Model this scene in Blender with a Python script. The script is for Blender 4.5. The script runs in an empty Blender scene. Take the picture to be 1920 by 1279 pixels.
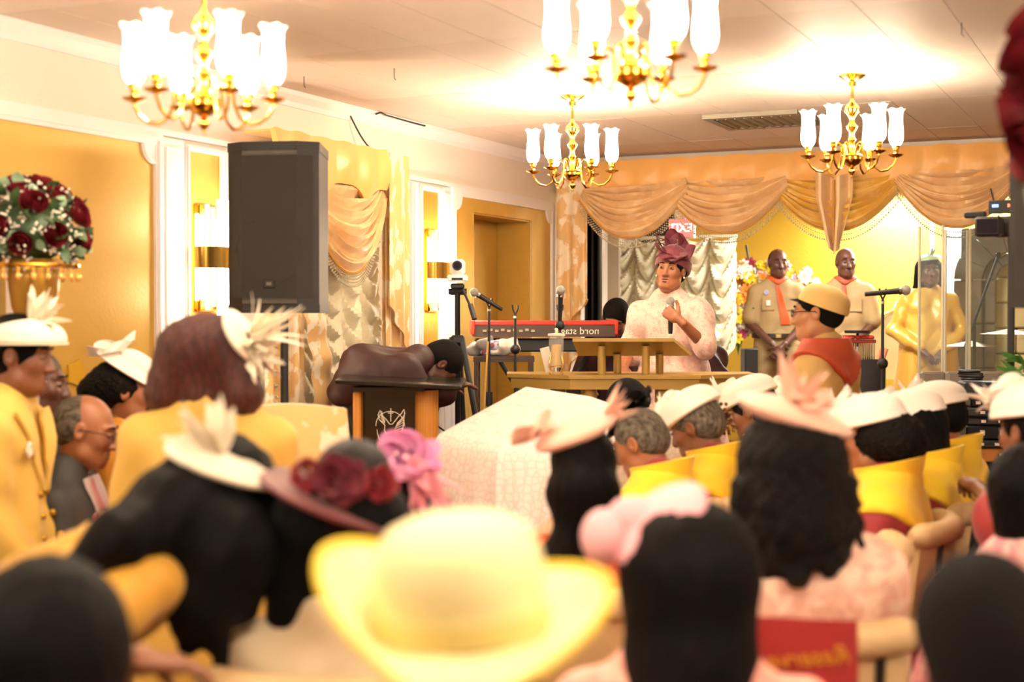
import bpy, math, random
import numpy as np
from mathutils import Vector, Matrix, Euler
random.seed(7)
S = bpy.context.scene
COL = S.collection
PI = math.pi
# ---------------------------------------------------------------- camera, world, exposure
F = 2667.0
YAW = math.radians(24.9)
CAMZ = 1.6
cd = bpy.data.cameras.new('camera'); cam = bpy.data.objects.new('camera', cd); COL.objects.link(cam)
cam.location = (0, 0, CAMZ); cam.rotation_euler = (math.radians(89.0), 0, YAW)
cd.sensor_width = 36; cd.lens = F / 1920 * 36; cd.clip_start = .05
cd.dof.use_dof = True; cd.dof.focus_distance = 8.2; cd.dof.aperture_fstop = 1.75
S.camera = cam
W = bpy.data.worlds.new('world'); S.world = W; W.use_nodes = True
W.node_tree.nodes['Background'].inputs[0].default_value = (1, .93, .84, 1)
W.node_tree.nodes['Background'].inputs[1].default_value = .3
S.view_settings.view_transform = 'Standard'; S.view_settings.look = 'None'
S.view_settings.exposure = 1.6; S.view_settings.gamma = 1; S.view_settings.use_curve_mapping = False
S.cycles.use_denoising = True
S.cycles.max_bounces = 8; S.cycles.transparent_max_bounces = 12
S.cycles.caustics_reflective = False; S.cycles.caustics_refractive = False
S.cycles.sample_clamp_indirect = 6
LAMPW = 9.0           # watts of every lit candle of a chandelier
ALCOVEW = 72.0       # ceiling lamp of the stage alcove
WARM = (1, .95, .87)

FW = Vector((-math.sin(YAW), math.cos(YAW), 0)); RT = Vector((math.cos(YAW), math.sin(YAW), 0))
PT = math.radians(-1.0)
FWD = FW * math.cos(PT) + Vector((0, 0, 1)) * math.sin(PT)
UPV = Vector((0, 0, 1)) * math.cos(PT) - FW * math.sin(PT)
def P(px, py, d):
    return Vector((0, 0, CAMZ)) + FWD * d + RT * ((px - 960) / F * d) + UPV * (-(py - 639.5) / F * d)
def XY(px, d, z=0):
    p = P(px, 593, d); return Vector((p.x, p.y, z))
XL = -4.12; YB = 9.66; CH = 2.75; XR = 2.6; YF = -3.2; YA = 12.8; XA = -0.1
PF = .30; AF = .45
def wall_pt(px, py, off=0):        # point of the left wall seen at a pixel
    p = P(px, py, 1) - Vector((0, 0, CAMZ)); k = (XL + off) / p.x
    return Vector((0, 0, CAMZ)) + p * k
def back_pt(px, py, off=0, y=None):
    p = P(px, py, 1) - Vector((0, 0, CAMZ)); k = ((y or YB) - off) / p.y
    return Vector((0, 0, CAMZ)) + p * k
# ---------------------------------------------------------------- materials
def lin(h):
    if isinstance(h, tuple): return h + (1,)
    out = []
    for s in (16, 8, 0):
        c = ((h >> s) & 255) / 255
        out.append(c / 12.92 if c <= .04045 else ((c + .055) / 1.055) ** 2.4)
    return (*out, 1)
MC = {}
def mat(name, c, rough=.6, metal=0, bump=0, bs=80, c2=None, pat='noise', ps=12, lo=.45, hi=.55, stretch=None, sheen=0, spec=.5, sub=0, alpha=1):
    if name in MC: return MC[name]
    m = bpy.data.materials.new(name); m.use_nodes = True; MC[name] = m
    nt = m.node_tree; b = nt.nodes['Principled BSDF']; L = nt.links
    b.inputs['Base Color'].default_value = lin(c); b.inputs['Roughness'].default_value = rough
    b.inputs['Metallic'].default_value = metal; b.inputs['Specular IOR Level'].default_value = spec
    if sheen: b.inputs['Sheen Weight'].default_value = sheen
    if alpha < 1: b.inputs['Alpha'].default_value = alpha
    if sub: b.inputs['Subsurface Weight'].default_value = sub; b.inputs['Subsurface Scale'].default_value = .01
    tc = nt.nodes.new('ShaderNodeTexCoord'); vec = tc.outputs['Object']
    if stretch:
        mp = nt.nodes.new('ShaderNodeMapping'); mp.inputs['Scale'].default_value = stretch
        L.new(vec, mp.inputs[0]); vec = mp.outputs[0]
    if c2 is not None:
        if pat == 'voronoi':
            t = nt.nodes.new('ShaderNodeTexVoronoi'); t.feature = 'DISTANCE_TO_EDGE'
        elif pat == 'wave':
            t = nt.nodes.new('ShaderNodeTexWave'); t.inputs['Distortion'].default_value = 6; t.inputs['Detail'].default_value = 2
        else:
            t = nt.nodes.new('ShaderNodeTexNoise'); t.inputs['Detail'].default_value = 4
        t.inputs['Scale'].default_value = ps; L.new(vec, t.inputs['Vector'])
        r = nt.nodes.new('ShaderNodeValToRGB'); r.color_ramp.elements[0].position = lo; r.color_ramp.elements[1].position = hi
        r.color_ramp.elements[0].color = lin(c); r.color_ramp.elements[1].color = lin(c2)
        L.new(t.outputs[0], r.inputs[0]); L.new(r.outputs[0], b.inputs['Base Color'])
    if bump:
        n = nt.nodes.new('ShaderNodeTexNoise'); n.inputs['Scale'].default_value = bs; n.inputs['Detail'].default_value = 3
        L.new(vec, n.inputs['Vector'])
        bn = nt.nodes.new('ShaderNodeBump'); bn.inputs['Strength'].default_value = bump; bn.inputs['Distance'].default_value = .01
        L.new(n.outputs[0], bn.inputs['Height']); L.new(bn.outputs[0], b.inputs['Normal'])
    return m
def emis(name, c, s):
    if name in MC: return MC[name]
    m = mat(name, c); b = m.node_tree.nodes['Principled BSDF']
    b.inputs['Emission Color'].default_value = lin(c); b.inputs['Emission Strength'].default_value = s
    return m
def clear(name, c=0xffffff, t=.8, emit=0, ec=0xfff0d8, rough=.05):
    if name in MC: return MC[name]
    m = bpy.data.materials.new(name); m.use_nodes = True; MC[name] = m
    nt = m.node_tree; nt.nodes.clear(); L = nt.links
    o = nt.nodes.new('ShaderNodeOutputMaterial'); mx = nt.nodes.new('ShaderNodeMixShader')
    tr = nt.nodes.new('ShaderNodeBsdfTransparent'); g = nt.nodes.new('ShaderNodeBsdfPrincipled')
    tr.inputs[0].default_value = lin(c)
    g.inputs['Base Color'].default_value = lin(c); g.inputs['Roughness'].default_value = rough
    if emit:
        g.inputs['Emission Color'].default_value = lin(ec); g.inputs['Emission Strength'].default_value = emit
    mx.inputs[0].default_value = 1 - t
    L.new(tr.outputs[0], mx.inputs[1]); L.new(g.outputs[0], mx.inputs[2]); L.new(mx.outputs[0], o.inputs[0])
    return m
# ---------------------------------------------------------------- mesh helpers
def finish(name, mesh, m, parent, M=None, smooth=True):
    if M is not None: mesh.transform(M)
    mesh.materials.append(m)
    o = bpy.data.objects.new(name, mesh); COL.objects.link(o)
    if parent is not None:
        o.parent = parent
    return o
def root_loc(o):
    v = Vector((0, 0, 0))
    while o is not None: v += o.location; o = o.parent
    return v
class MB:
    def __init__(s): s.v = []; s.f = []
    def add(s, vs, fs):
        n = len(s.v); s.v += [tuple(v) for v in vs]; s.f += [tuple(i + n for i in f) for f in fs]; return s
    def box(s, c, size, R=None, bev=0):
        hx, hy, hz = [q / 2 for q in size]; c = Vector(c)
        if bev:
            b = min(bev, hx * .9, hy * .9, hz * .9); pts = []
            # chamfered box through three shells
            vs = []
            for sx in (-1, 1):
                for sy in (-1, 1):
                    for sz in (-1, 1):
                        vs += [(sx * hx, sy * (hy - b), sz * (hz - b)), (sx * (hx - b), sy * hy, sz * (hz - b)), (sx * (hx - b), sy * (hy - b), sz * hz)]
            def id(sx, sy, sz, k): return (((sx > 0) * 4 + (sy > 0) * 2 + (sz > 0)) * 3 + k)
            fs = []
            for q in (-1, 1):
                fs.append((id(q, -1, -1, 0), id(q, 1, -1, 0), id(q, 1, 1, 0), id(q, -1, 1, 0)))
                fs.append((id(-1, q, -1, 1), id(1, q, -1, 1), id(1, q, 1, 1), id(-1, q, 1, 1)))
                fs.append((id(-1, -1, q, 2), id(1, -1, q, 2), id(1, 1, q, 2), id(-1, 1, q, 2)))
                for r in (-1, 1):
                    fs.append((id(q, r, -1, 0), id(q, r, 1, 0), id(q, r, 1, 1), id(q, r, -1, 1)))
                    fs.append((id(q, -1, r, 0), id(q, 1, r, 0), id(q, 1, r, 2), id(q, -1, r, 2)))
                    fs.append((id(-1, q, r, 1), id(1, q, r, 1), id(1, q, r, 2), id(-1, q, r, 2)))
                    for t in (-1, 1): fs.append((id(q, r, t, 0), id(q, r, t, 1), id(q, r, t, 2)))
        else:
            vs = [(x * hx, y * hy, z * hz) for x in (-1, 1) for y in (-1, 1) for z in (-1, 1)]
            fs = [(0, 1, 3, 2), (4, 6, 7, 5), (0, 4, 5, 1), (2, 3, 7, 6), (0, 2, 6, 4), (1, 5, 7, 3)]
        vs = [Vector(v) for v in vs]
        if R is not None: vs = [R @ v for v in vs]
        return s.add([v + c for v in vs], fs)
    def tube(s, pts, r, seg=8, cap=True):
        pts = [Vector(p) for p in pts]; n = len(pts)
        rs = r if isinstance(r, (list, tuple)) else [r] * n
        vs = []; fs = []; up = None
        for i, p in enumerate(pts):
            t = (pts[min(i + 1, n - 1)] - pts[max(i - 1, 0)])
            if t.length < 1e-9: t = Vector((0, 0, 1))
            t.normalize()
            if up is None:
                up = t.orthogonal().normalized()
            up = (up - t * up.dot(t))
            up = up.normalized() if up.length > 1e-6 else t.orthogonal().normalized()
            w = t.cross(up)
            for k in range(seg):
                a = 2 * PI * k / seg; vs.append(p + (up * math.cos(a) + w * math.sin(a)) * rs[i])
        for i in range(n - 1):
            for k in range(seg):
                a = i * seg + k; b = i * seg + (k + 1) % seg; fs.append((a, b, b + seg, a + seg))
        if cap: fs.append(tuple(range(seg))[::-1]); fs.append(tuple(range((n - 1) * seg, n * seg)))
        return s.add(vs, fs)
    def lathe(s, prof, c=(0, 0, 0), seg=20, M=None, wav=None):
        c = Vector(c); vs = []; fs = []
        for (r, z) in prof:
            for k in range(seg):
                a = 2 * PI * k / seg; rr, zz = (r, z) if wav is None else wav(r, z, a)
                v = Vector((rr * math.cos(a), rr * math.sin(a), zz))
                if M is not None: v = M @ v
                vs.append(v + c)
        n = len(prof)
        for i in range(n - 1):
            for k in range(seg):
                a = i * seg + k; b = i * seg + (k + 1) % seg; fs.append((a, b, b + seg, a + seg))
        fs.append(tuple(range(seg))[::-1]); fs.append(tuple(range((n - 1) * seg, n * seg)))
        if prof[0][0] < 0: pass
        return s.add(vs, fs)
    def ball(s, c, r, seg=10, rings=6, M=None):
        if not isinstance(r, (list, tuple)): r = (r, r, r)
        c = Vector(c); vs = [(0, 0, -1)]; fs = []
        for i in range(1, rings):
            t = -PI / 2 + PI * i / rings
            for k in range(seg):
                a = 2 * PI * k / seg; vs.append((math.cos(t) * math.cos(a), math.cos(t) * math.sin(a), math.sin(t)))
        vs.append((0, 0, 1)); n = len(vs) - 1
        for k in range(seg):
            k2 = (k + 1) % seg
            fs.append((0, 1 + k2, 1 + k)); fs.append((n, n - seg + k, n - seg + k2))
            for i in range(rings - 2):
                a = 1 + i * seg + k; b = 1 + i * seg + k2; fs.append((a, b, b + seg, a + seg))
        vs = [Vector((v[0] * r[0], v[1] * r[1], v[2] * r[2])) for v in vs]
        if M is not None: vs = [M @ v for v in vs]
        return s.add([v + c for v in vs], fs)
    def grid(s, fn, nu, nv, th=0, closed=False):
        """sheet fn(u,v); th>0 gives it thickness along its normal"""
        pts = [[Vector(fn(i / nu, j / nv)) for i in range(nu + 1)] for j in range(nv + 1)]
        def nrm(i, j):
            a = pts[j][min(i + 1, nu)] - pts[j][max(i - 1, 0)]; b = pts[min(j + 1, nv)][i] - pts[max(j - 1, 0)][i]
            c = a.cross(b); return c.normalized() if c.length > 1e-12 else Vector((0, 0, 0))
        w = nu + 1; vs = [p for row in pts for p in row]
        fs = [(j * w + i, j * w + i + 1, (j + 1) * w + i + 1, (j + 1) * w + i) for j in range(nv) for i in range(nu)]
        if th:
            n0 = len(vs); vs = vs + [pts[j][i] - nrm(i, j) * th for j in range(nv + 1) for i in range(w)]
            fs += [(f[3] + n0, f[2] + n0, f[1] + n0, f[0] + n0) for f in fs]
            for i in range(nu):
                fs.append((i + 1, i, i + n0, i + 1 + n0)); q = nv * w; fs.append((q + i, q + i + 1, q + i + 1 + n0, q + i + n0))
            if not closed:
                for j in range(nv):
                    fs.append((j * w, (j + 1) * w, (j + 1) * w + n0, j * w + n0))
                    q = nu; fs.append(((j + 1) * w + q, j * w + q, j * w + q + n0, (j + 1) * w + q + n0))
        return s.add(vs, fs)
    def prism(s, poly, fn, t0, t1):
        """2-D polygon extruded; fn(a,b,t) -> point"""
        n = len(poly); vs = [fn(a, b, t0) for a, b in poly] + [fn(a, b, t1) for a, b in poly]
        fs = [tuple(range(n))[::-1], tuple(range(n, 2 * n))] + [(i, (i + 1) % n, (i + 1) % n + n, i + n) for i in range(n)]
        return s.add(vs, fs)
    def build(s, name, m, parent=None, M=None, local=False, smooth=True, mesh=False):
        me = bpy.data.meshes.new(name); me.from_pydata(s.v, [], s.f)
        if M is not None: me.transform(M)
        if parent is not None and not local: me.transform(Matrix.Translation(-root_loc(parent)))
        if smooth and len(s.f) > 6:
            me.shade_smooth()
            try: me.set_sharp_from_angle(angle=math.radians(38))
            except Exception: pass
        me.materials.append(m)
        if mesh: return me
        o = bpy.data.objects.new(name, me); COL.objects.link(o); o.parent = parent
        return o
def tag(o, label=None, cat=None, group=None, kind=None):
    if label: o['label'] = label
    if cat: o['category'] = cat
    if group: o['group'] = group
    if kind: o['kind'] = kind
    return o
def thing(name, label, cat, loc=(0, 0, 0), rz=0, group=None):
    o = bpy.data.objects.new(name, None); COL.objects.link(o); o.location = loc; o.rotation_euler = (0, 0, rz)
    o.empty_display_size = .1
    return tag(o, label, cat, group)
def setkids(o):
    return [c for c in bpy.data.objects if c.parent == o]
def dup(o, parent=None):
    c = o.copy(); COL.objects.link(c); c.parent = parent
    for ch in [k for k in ALLK.get(o.name, [])]: dup(ch, c)
    return c
ALLK = {}
def kids_index():
    ALLK.clear()
    for o in bpy.data.objects:
        if o.parent is not None: ALLK.setdefault(o.parent.name, []).append(o)
def text_mb(txt, size, ext=.002, shear=0):
    cu = bpy.data.curves.new('text', 'FONT'); cu.body = txt; cu.size = size; cu.extrude = ext; cu.shear = shear
    cu.align_x = 'CENTER'; cu.align_y = 'CENTER'; cu.resolution_u = 3
    o = bpy.data.objects.new('text', cu); COL.objects.link(o)
    bpy.context.view_layer.update()
    me = bpy.data.meshes.new_from_object(o.evaluated_get(bpy.context.evaluated_depsgraph_get()))
    bpy.data.objects.remove(o); b = MB(); b.add([v.co for v in me.vertices], [tuple(p.vertices) for p in me.polygons]); return b
# ---------------------------------------------------------------- implicit surfaces (bodies, cloth, hair)
def rc(a, b, r1, r2=None, k=.03): return ('c', tuple(a), tuple(b), r1, r1 if r2 is None else r2, k)
def el(c, r, k=.03, sub=False, R=None): return ('e', tuple(c), tuple(r), R, k, sub)
def sdf(prims, h, noise=None, cut=None):
    lo = np.full(3, 1e9); hi = np.full(3, -1e9)
    for p in prims:
        if p[0] == 'c':
            for q, r in ((p[1], p[3]), (p[2], p[4])):
                lo = np.minimum(lo, np.array(q) - r); hi = np.maximum(hi, np.array(q) + r)
        elif not p[5]:
            r = max(p[2]) if p[3] is not None else np.array(p[2])
            lo = np.minimum(lo, np.array(p[1]) - r); hi = np.maximum(hi, np.array(p[1]) + r)
    lo -= 3 * h + .012; hi += 3 * h + .012
    n = np.ceil((hi - lo) / h).astype(int) + 1
    ax = [lo[i] + h * np.arange(n[i]) for i in range(3)]
    D = np.full(n, .25, np.float32)
    for p in prims:
        if p[0] == 'c':
            a = np.array(p[1]); b = np.array(p[2]); r1, r2, k = p[3], p[4], p[5]
            m = k * 1.2 + 2 * h
            l = np.minimum(a - r1, b - r2) - m; u = np.maximum(a + r1, b + r2) + m
        else:
            a = np.array(p[1]); r = np.array(p[2]); k = p[4]; m = k * 1.2 + 2 * h
            rr = r.max() if p[3] is not None else r
            l = a - rr - m; u = a + rr + m
        i0 = np.clip(np.floor((l - lo) / h).astype(int), 0, n - 1); i1 = np.clip(np.ceil((u - lo) / h).astype(int) + 1, 1, n)
        if (i1 <= i0).any(): continue
        X = ax[0][i0[0]:i1[0], None, None]; Y = ax[1][None, i0[1]:i1[1], None]; Z = ax[2][None, None, i0[2]:i1[2]]
        if p[0] == 'c':
            ba = b - a; bb = max(ba @ ba, 1e-9)
            t = np.clip(((X - a[0]) * ba[0] + (Y - a[1]) * ba[1] + (Z - a[2]) * ba[2]) / bb, 0, 1)
            d = np.sqrt((X - a[0] - t * ba[0]) ** 2 + (Y - a[1] - t * ba[1]) ** 2 + (Z - a[2] - t * ba[2]) ** 2) - (r1 + (r2 - r1) * t)
        else:
            x, y, z = X - a[0], Y - a[1], Z - a[2]
            if p[3] is not None:
                Rm = p[3]; x, y, z = (x * Rm[0][0] + y * Rm[1][0] + z * Rm[2][0], x * Rm[0][1] + y * Rm[1][1] + z * Rm[2][1], x * Rm[0][2] + y * Rm[1][2] + z * Rm[2][2])
            k0 = np.sqrt((x / r[0]) ** 2 + (y / r[1]) ** 2 + (z / r[2]) ** 2); k1 = np.sqrt((x / r[0] ** 2) ** 2 + (y / r[1] ** 2) ** 2 + (z / r[2] ** 2) ** 2)
            d = k0 * (k0 - 1) / np.maximum(k1, 1e-6)
        sl = D[i0[0]:i1[0], i0[1]:i1[1], i0[2]:i1[2]]
        if p[0] == 'e' and p[5]:
            hh = np.maximum(k - np.abs(-d - sl), 0) / k; D[i0[0]:i1[0], i0[1]:i1[1], i0[2]:i1[2]] = np.maximum(sl, -d) + hh * hh * k * .25
        else:
            hh = np.maximum(k - np.abs(d - sl), 0) / k; D[i0[0]:i1[0], i0[1]:i1[1], i0[2]:i1[2]] = np.minimum(sl, d) - hh * hh * k * .25
    X, Y, Z = np.meshgrid(*ax, indexing='ij', sparse=True)
    if noise is not None: D = D + noise(X, Y, Z)
    if cut is not None:
        D = np.maximum(D, cut(X, Y, Z))
    D = D.astype(np.float32)
    D[0] = D[-1] = .1; D[:, 0] = D[:, -1] = .1; D[:, :, 0] = D[:, :, -1] = .1
    s = D < 0
    cs = np.zeros(np.array(D.shape) - 1, np.int8)
    for i in (0, 1):
        for j in (0, 1):
            for k in (0, 1): cs += s[i:i + cs.shape[0], j:j + cs.shape[1], k:k + cs.shape[2]]
    act = (cs > 0) & (cs < 8); idx = -np.ones(act.shape, np.int64); cells = np.argwhere(act); idx[act] = np.arange(len(cells))
    acc = np.zeros((len(cells), 3)); cnt = np.zeros(len(cells))
    cor = [(i, j, k) for i in (0, 1) for j in (0, 1) for k in (0, 1)]
    val = {c: D[cells[:, 0] + c[0], cells[:, 1] + c[1], cells[:, 2] + c[2]] for c in cor}
    for c in cor:
        for a in range(3):
            if c[a]: continue
            e = list(c); e[a] = 1; e = tuple(e); v0, v1 = val[c], val[e]; m = (v0 < 0) != (v1 < 0)
            t = np.where(m, v0 / np.where(m, v0 - v1, 1), 0); q = np.array(c, float)[None, :].repeat(len(cells), 0); q[:, a] += t
            acc += q * m[:, None]; cnt += m
    V = lo + (cells + acc / cnt[:, None]) * h
    Q = []
    for a in range(3):
        b, c = (a + 1) % 3, (a + 2) % 3
        sl0 = [slice(None)] * 3; sl1 = [slice(None)] * 3; sl0[a] = slice(0, -1); sl1[a] = slice(1, None)
        s0 = s[tuple(sl0)]; s1 = s[tuple(sl1)]
        e = np.argwhere(s0 != s1); e = e[(e[:, b] > 0) & (e[:, c] > 0)]
        if not len(e): continue
        e = e[(e[:, b] < act.shape[b]) & (e[:, c] < act.shape[c])]
        def g(db, dc):
            q = e.copy(); q[:, b] -= db; q[:, c] -= dc; return idx[q[:, 0], q[:, 1], q[:, 2]]
        q = np.stack([g(1, 1), g(0, 1), g(0, 0), g(1, 0)], 1)
        fl = s0[e[:, 0], e[:, 1], e[:, 2]]; q[~fl] = q[~fl][:, ::-1]; Q.append(q)
    Q = np.concatenate(Q); Q = Q[(Q >= 0).all(1)]
    return V, Q
def xf(VQ, M):
    V, Q = VQ; A = np.array(M); return V @ A[:3, :3].T + A[:3, 3], Q
def np_mesh(name, parts, m, parent=None):
    vs = []; qs = []; n = 0
    for V, Q in parts: vs.append(V); qs.append(Q + n); n += len(V)
    V = np.concatenate(vs); Q = np.concatenate(qs)
    me = bpy.data.meshes.new(name); me.vertices.add(len(V)); me.vertices.foreach_set('co', V.astype(np.float32).ravel())
    me.loops.add(len(Q) * 4); me.loops.foreach_set('vertex_index', Q.astype(np.int32).ravel())
    me.polygons.add(len(Q)); me.polygons.foreach_set('loop_start', (np.arange(len(Q)) * 4).astype(np.int32))
    me.update(calc_edges=True); me.validate(); me.shade_smooth()
    me.materials.append(m); o = bpy.data.objects.new(name, me); COL.objects.link(o); o.parent = parent
    return o
def folds(amp, fx, fy, fz, ph=0):
    def f(X, Y, Z):
        return amp * (np.sin(fx * X + 1.7 * np.sin(.31 * fy * Y + ph) + 1.3 * np.sin(.23 * fz * Z)) * .6 + np.sin(fz * Z + 2.1 * np.sin(.37 * fx * X + ph) + fy * Y * .6) * .5)
    return f
# ---------------------------------------------------------------- colours used more than once
M_cream = mat('cream paint', 0xe8dacb, .75, bump=.15, bs=60)
M_white = mat('white moulding paint', 0xe9e2e0, .5, bump=.1, bs=30)
M_gold = mat('gold wall paint', 0xcfa750, .45, .2, bump=.08, bs=60, c2=0xc39a40, ps=1.6, lo=.35, hi=.7)
M_golddk = mat('olive gold paint', 0xb98f38, .45, .3, bump=.3, bs=40)
M_ceil = mat('ceiling paint', 0xdccfc2, .6, bump=.25, bs=7, c2=0xd2c2b2, ps=1.2, lo=.4, hi=.65, stretch=(1, .5, 1))
M_gap = mat('ceiling joint backing board', 0xbfa890, .9)  # plain tan board behind the ceiling joints and the vent
M_brass = mat('polished brass', 0xd9a441, .16, 1.0)
M_black = mat('black plastic', 0x17171a, .5)
M_blackm = mat('black metal', 0x141416, .35, .6)
M_carpet = mat('maroon carpet', 0x551a1c, .95, bump=.5, bs=300)
M_chrome = mat('chrome', 0xd8d8d8, .12, 1)
M_goldfab = mat('gold satin', 0xecb465, .36, sheen=.3, bump=.08, bs=20)
M_swag = mat('gold jacquard satin', 0xe4ba84, .34, sheen=.3, c2=0xecc794, ps=9, lo=.5, hi=.56)
M_broc = mat('brocade', 0xe3b878, .5, sheen=.3, c2=0xf3e2c4, ps=11, lo=.5, hi=.55, stretch=(1, 1.6, .8))
M_sheer = mat('cream sheer', 0xd9cfb0, .6, sheen=.4, bump=.1, bs=50)
# ---------------------------------------------------------------- the room
def struct(name, mb, m, parent=None, M=None):
    o = mb.build(name, m, parent, M=M, smooth=False)
    if parent is None: o['kind'] = 'structure'
    return o
struct('floor', MB().box(((XL + XR) / 2, (YF + YA) / 2, -.06), (XR - XL + .4, YA - YF + .4, .12)), M_carpet)
stg = struct('trim_1', MB().box(((XL + XR) / 2, (6.35 + YB) / 2, PF / 2), (XR - XL - .01, YB - 6.35, PF)).box(((XL + XR) / 2, 6.2, PF / 4), (XR - XL - .01, .3, PF / 2)).box(((XL - 2.7) / 2, 5.95, PF / 2), (-2.7 - XL - .01, .799, PF)), M_carpet)
struct('trim_2', MB().box(((XL + XA) / 2, (YB + YA) / 2, AF / 2), (XA - XL - .01, YA - YB, AF)), M_carpet)
wl = MB(); yn0, yn1 = wall_pt(887, 593).y, wall_pt(995, 593).y; zn = wall_pt(887, 398).z
wl.box((XL - .25, (YF + yn0) / 2, CH / 2), (.5, yn0 - YF, CH)); wl.box((XL - .25, (yn1 + YA + .3) / 2, CH / 2), (.5, YA + .3 - yn1, CH))
wl.box((XL - .25, (yn0 + yn1) / 2, (zn + CH) / 2), (.5, yn1 - yn0, CH - zn))
WL = struct('wall_left', wl, M_cream)
struct('niche_back', MB().box((XL - .36, (yn0 + yn1) / 2, (zn + PF) / 2), (.2, yn1 - yn0 - .002, zn - PF - .002)), M_gold, WL)
struct('niche_lining', MB().box((XL - .13, (yn0 + yn1) / 2, zn - .006), (.255, yn1 - yn0 - .001, .01)).box((XL - .13, yn1 - .006, (zn + PF) / 2), (.255, .01, zn - PF)).box((XL - .13, yn0 + .006, (zn + PF) / 2), (.255, .01, zn - PF)), M_golddk, WL)
struct('wall_right', MB().box((XR + .1, (YF + YB) / 2, CH / 2), (.2, YB - YF, CH)), M_cream)
struct('wall_front', MB().box(((XL + XR) / 2, YF - .1, CH / 2), (XR - XL + .4, .2, CH)), M_cream)
bx = back_pt(1092, 593).x
wb = MB().box(((XA + XR) / 2, YB + .1, CH / 2), (XR - XA + .1, .2, CH)).box(((XL + XA) / 2, YB + .1, (2.5 + CH) / 2), (XA - XL, .2, CH - 2.5)).box(((XL + bx) / 2 - .12, YB + .1, 1.25), (bx - XL - .24, .2, 2.5))
struct('wall_back', wb, M_cream)
M_alc = mat('pale gold alcove paint', 0xd4ae38, .5, .1, bump=.2, bs=40)
struct('wall_alcove', MB().box(((XL + XA) / 2, YA + .1, CH / 2), (XA - XL + .4, .2, CH)).box((XA + .1, (YB + YA) / 2 + .15, CH / 2), (.2, YA - YB - .1, CH)), M_alc)
# ceiling made of boards with open joints
CE = struct('ceiling', MB().box(((XL + XR) / 2, (YF + YA) / 2, CH + .09), (XR - XL + .6, YA - YF + .6, .14)), M_gap)
pw, pl = .305, 1.22
bd = MB().box((0, 0, 0), (pw - .003, pl - .003, .02)).build('board', M_ceil, CE, local=True, smooth=False)
bd.location = (XL + pw / 2, YF + pl / 2, CH + .01)
nx = int((XR - XL) / pw) + 1; ny = int((YA - YF) / pl) + 1
for i in range(nx):
    for j in range(ny):
        if i == 0 and j == 0: continue
        o = bd.copy(); COL.objects.link(o); o.location = (XL + pw * (i + .5), YF + pl * (j + .5), CH + .01 + (0.0012 if (i * 7 + j * 3) % 5 == 0 else 0))
# crown moulding, panels, frames of the left wall
def ybox(mb, y0, y1, z0, z1, t, x0=XL): return mb.box((x0 + t / 2, (y0 + y1) / 2, (z0 + z1) / 2), (t, y1 - y0, z1 - z0))
cr = MB()
cr.prism([(0, 0), (.0, -.075), (.012, -.075), (.02, -.05), (.05, -.022), (.06, 0)], lambda a, b, t: (XL + a, t, CH + b), YF, YB)
struct('trim_3', cr, M_white)
def wy(px): return wall_pt(px, 593).y
ZT = 2.36
def panel(px0, px1, z0=.35, z1=ZT, frame=.05, m=M_gold, scal=True, n=None):
    y0, y1 = wy(px0), wy(px1)
    p = struct('trim_%d' % n, ybox(MB(), y0, y1, z0, z1, .008), m)
    fr = MB()
    w = frame
    prof = lambda t: [(0, 0), (.022, .0), (.028, w * .3), (.016, w * .5), (.024, w * .8), (.0, w)]
    ybox(fr, y0 - w, y0, z0 - w, z1 + w, .024); ybox(fr, y1, y1 + w, z0 - w, z1 + w, .024)
    ybox(fr, y0, y1, z1, z1 + w, .024); ybox(fr, y0, y1, z0 - w, z0, .024)
    ybox(fr, y0 - w * .65, y0 - w * .35, z0 - w * .65, z1 + w * .65, .032); ybox(fr, y1 + w * .35, y1 + w * .65, z0 - w * .65, z1 + w * .65, .032)
    ybox(fr, y0 - w * .3, y1 + w * .3, z1 + w * .35, z1 + w * .65, .032)
    if scal:
        for yc in (y0, y1):
            q = MB(); q.tube([(XL + .012, yc + .075 * math.cos(a) * (1 if yc == y0 else -1), z1 - .075 * math.sin(a)) for a in [i * PI / 16 for i in range(9)]], .014, 6)
            fr.add(q.v, q.f)
            pts = [(yc, z1)] + [(yc + .075 * math.cos(a) * (1 if yc == y0 else -1), z1 - .075 * math.sin(a)) for a in [i * PI / 12 for i in range(7)]]
            fr.prism(pts, lambda a, b, t: (XL + t, a, b), .002, .02)
    struct('frame', fr, M_white, p)
    return p
panel(-260, 286, n=4)
panel(350, 410, n=5, scal=False, frame=.03, m=M_golddk)
panel(787, 819, n=6, scal=False, frame=.035, m=M_golddk)
# gold surround of the niche
y0, y1 = wy(850), wy(1030)
pn = MB(); ybox(pn, y0, yn0, PF, ZT, .008); ybox(pn, yn1, y1, PF, ZT, .008); ybox(pn, yn0, yn1, zn, ZT, .008)
pn = struct('trim_7', pn, M_gold)
fr = MB(); w = .05
ybox(fr, y0 - w, y0, PF, ZT + w, .026); ybox(fr, y1, y1 + w, PF, ZT + w, .026); ybox(fr, y0, y1, ZT, ZT + w, .026)
for yc, sg in ((y0, 1), (y1, -1)):
    fr.prism([(yc, ZT)] + [(yc + sg * .09 * math.cos(a), ZT - .09 * math.sin(a)) for a in [i * PI / 12 for i in range(7)]], lambda a, b, t: (XL + t, a, b), .002, .022)
struct('frame', fr, M_white, pn)
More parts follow.
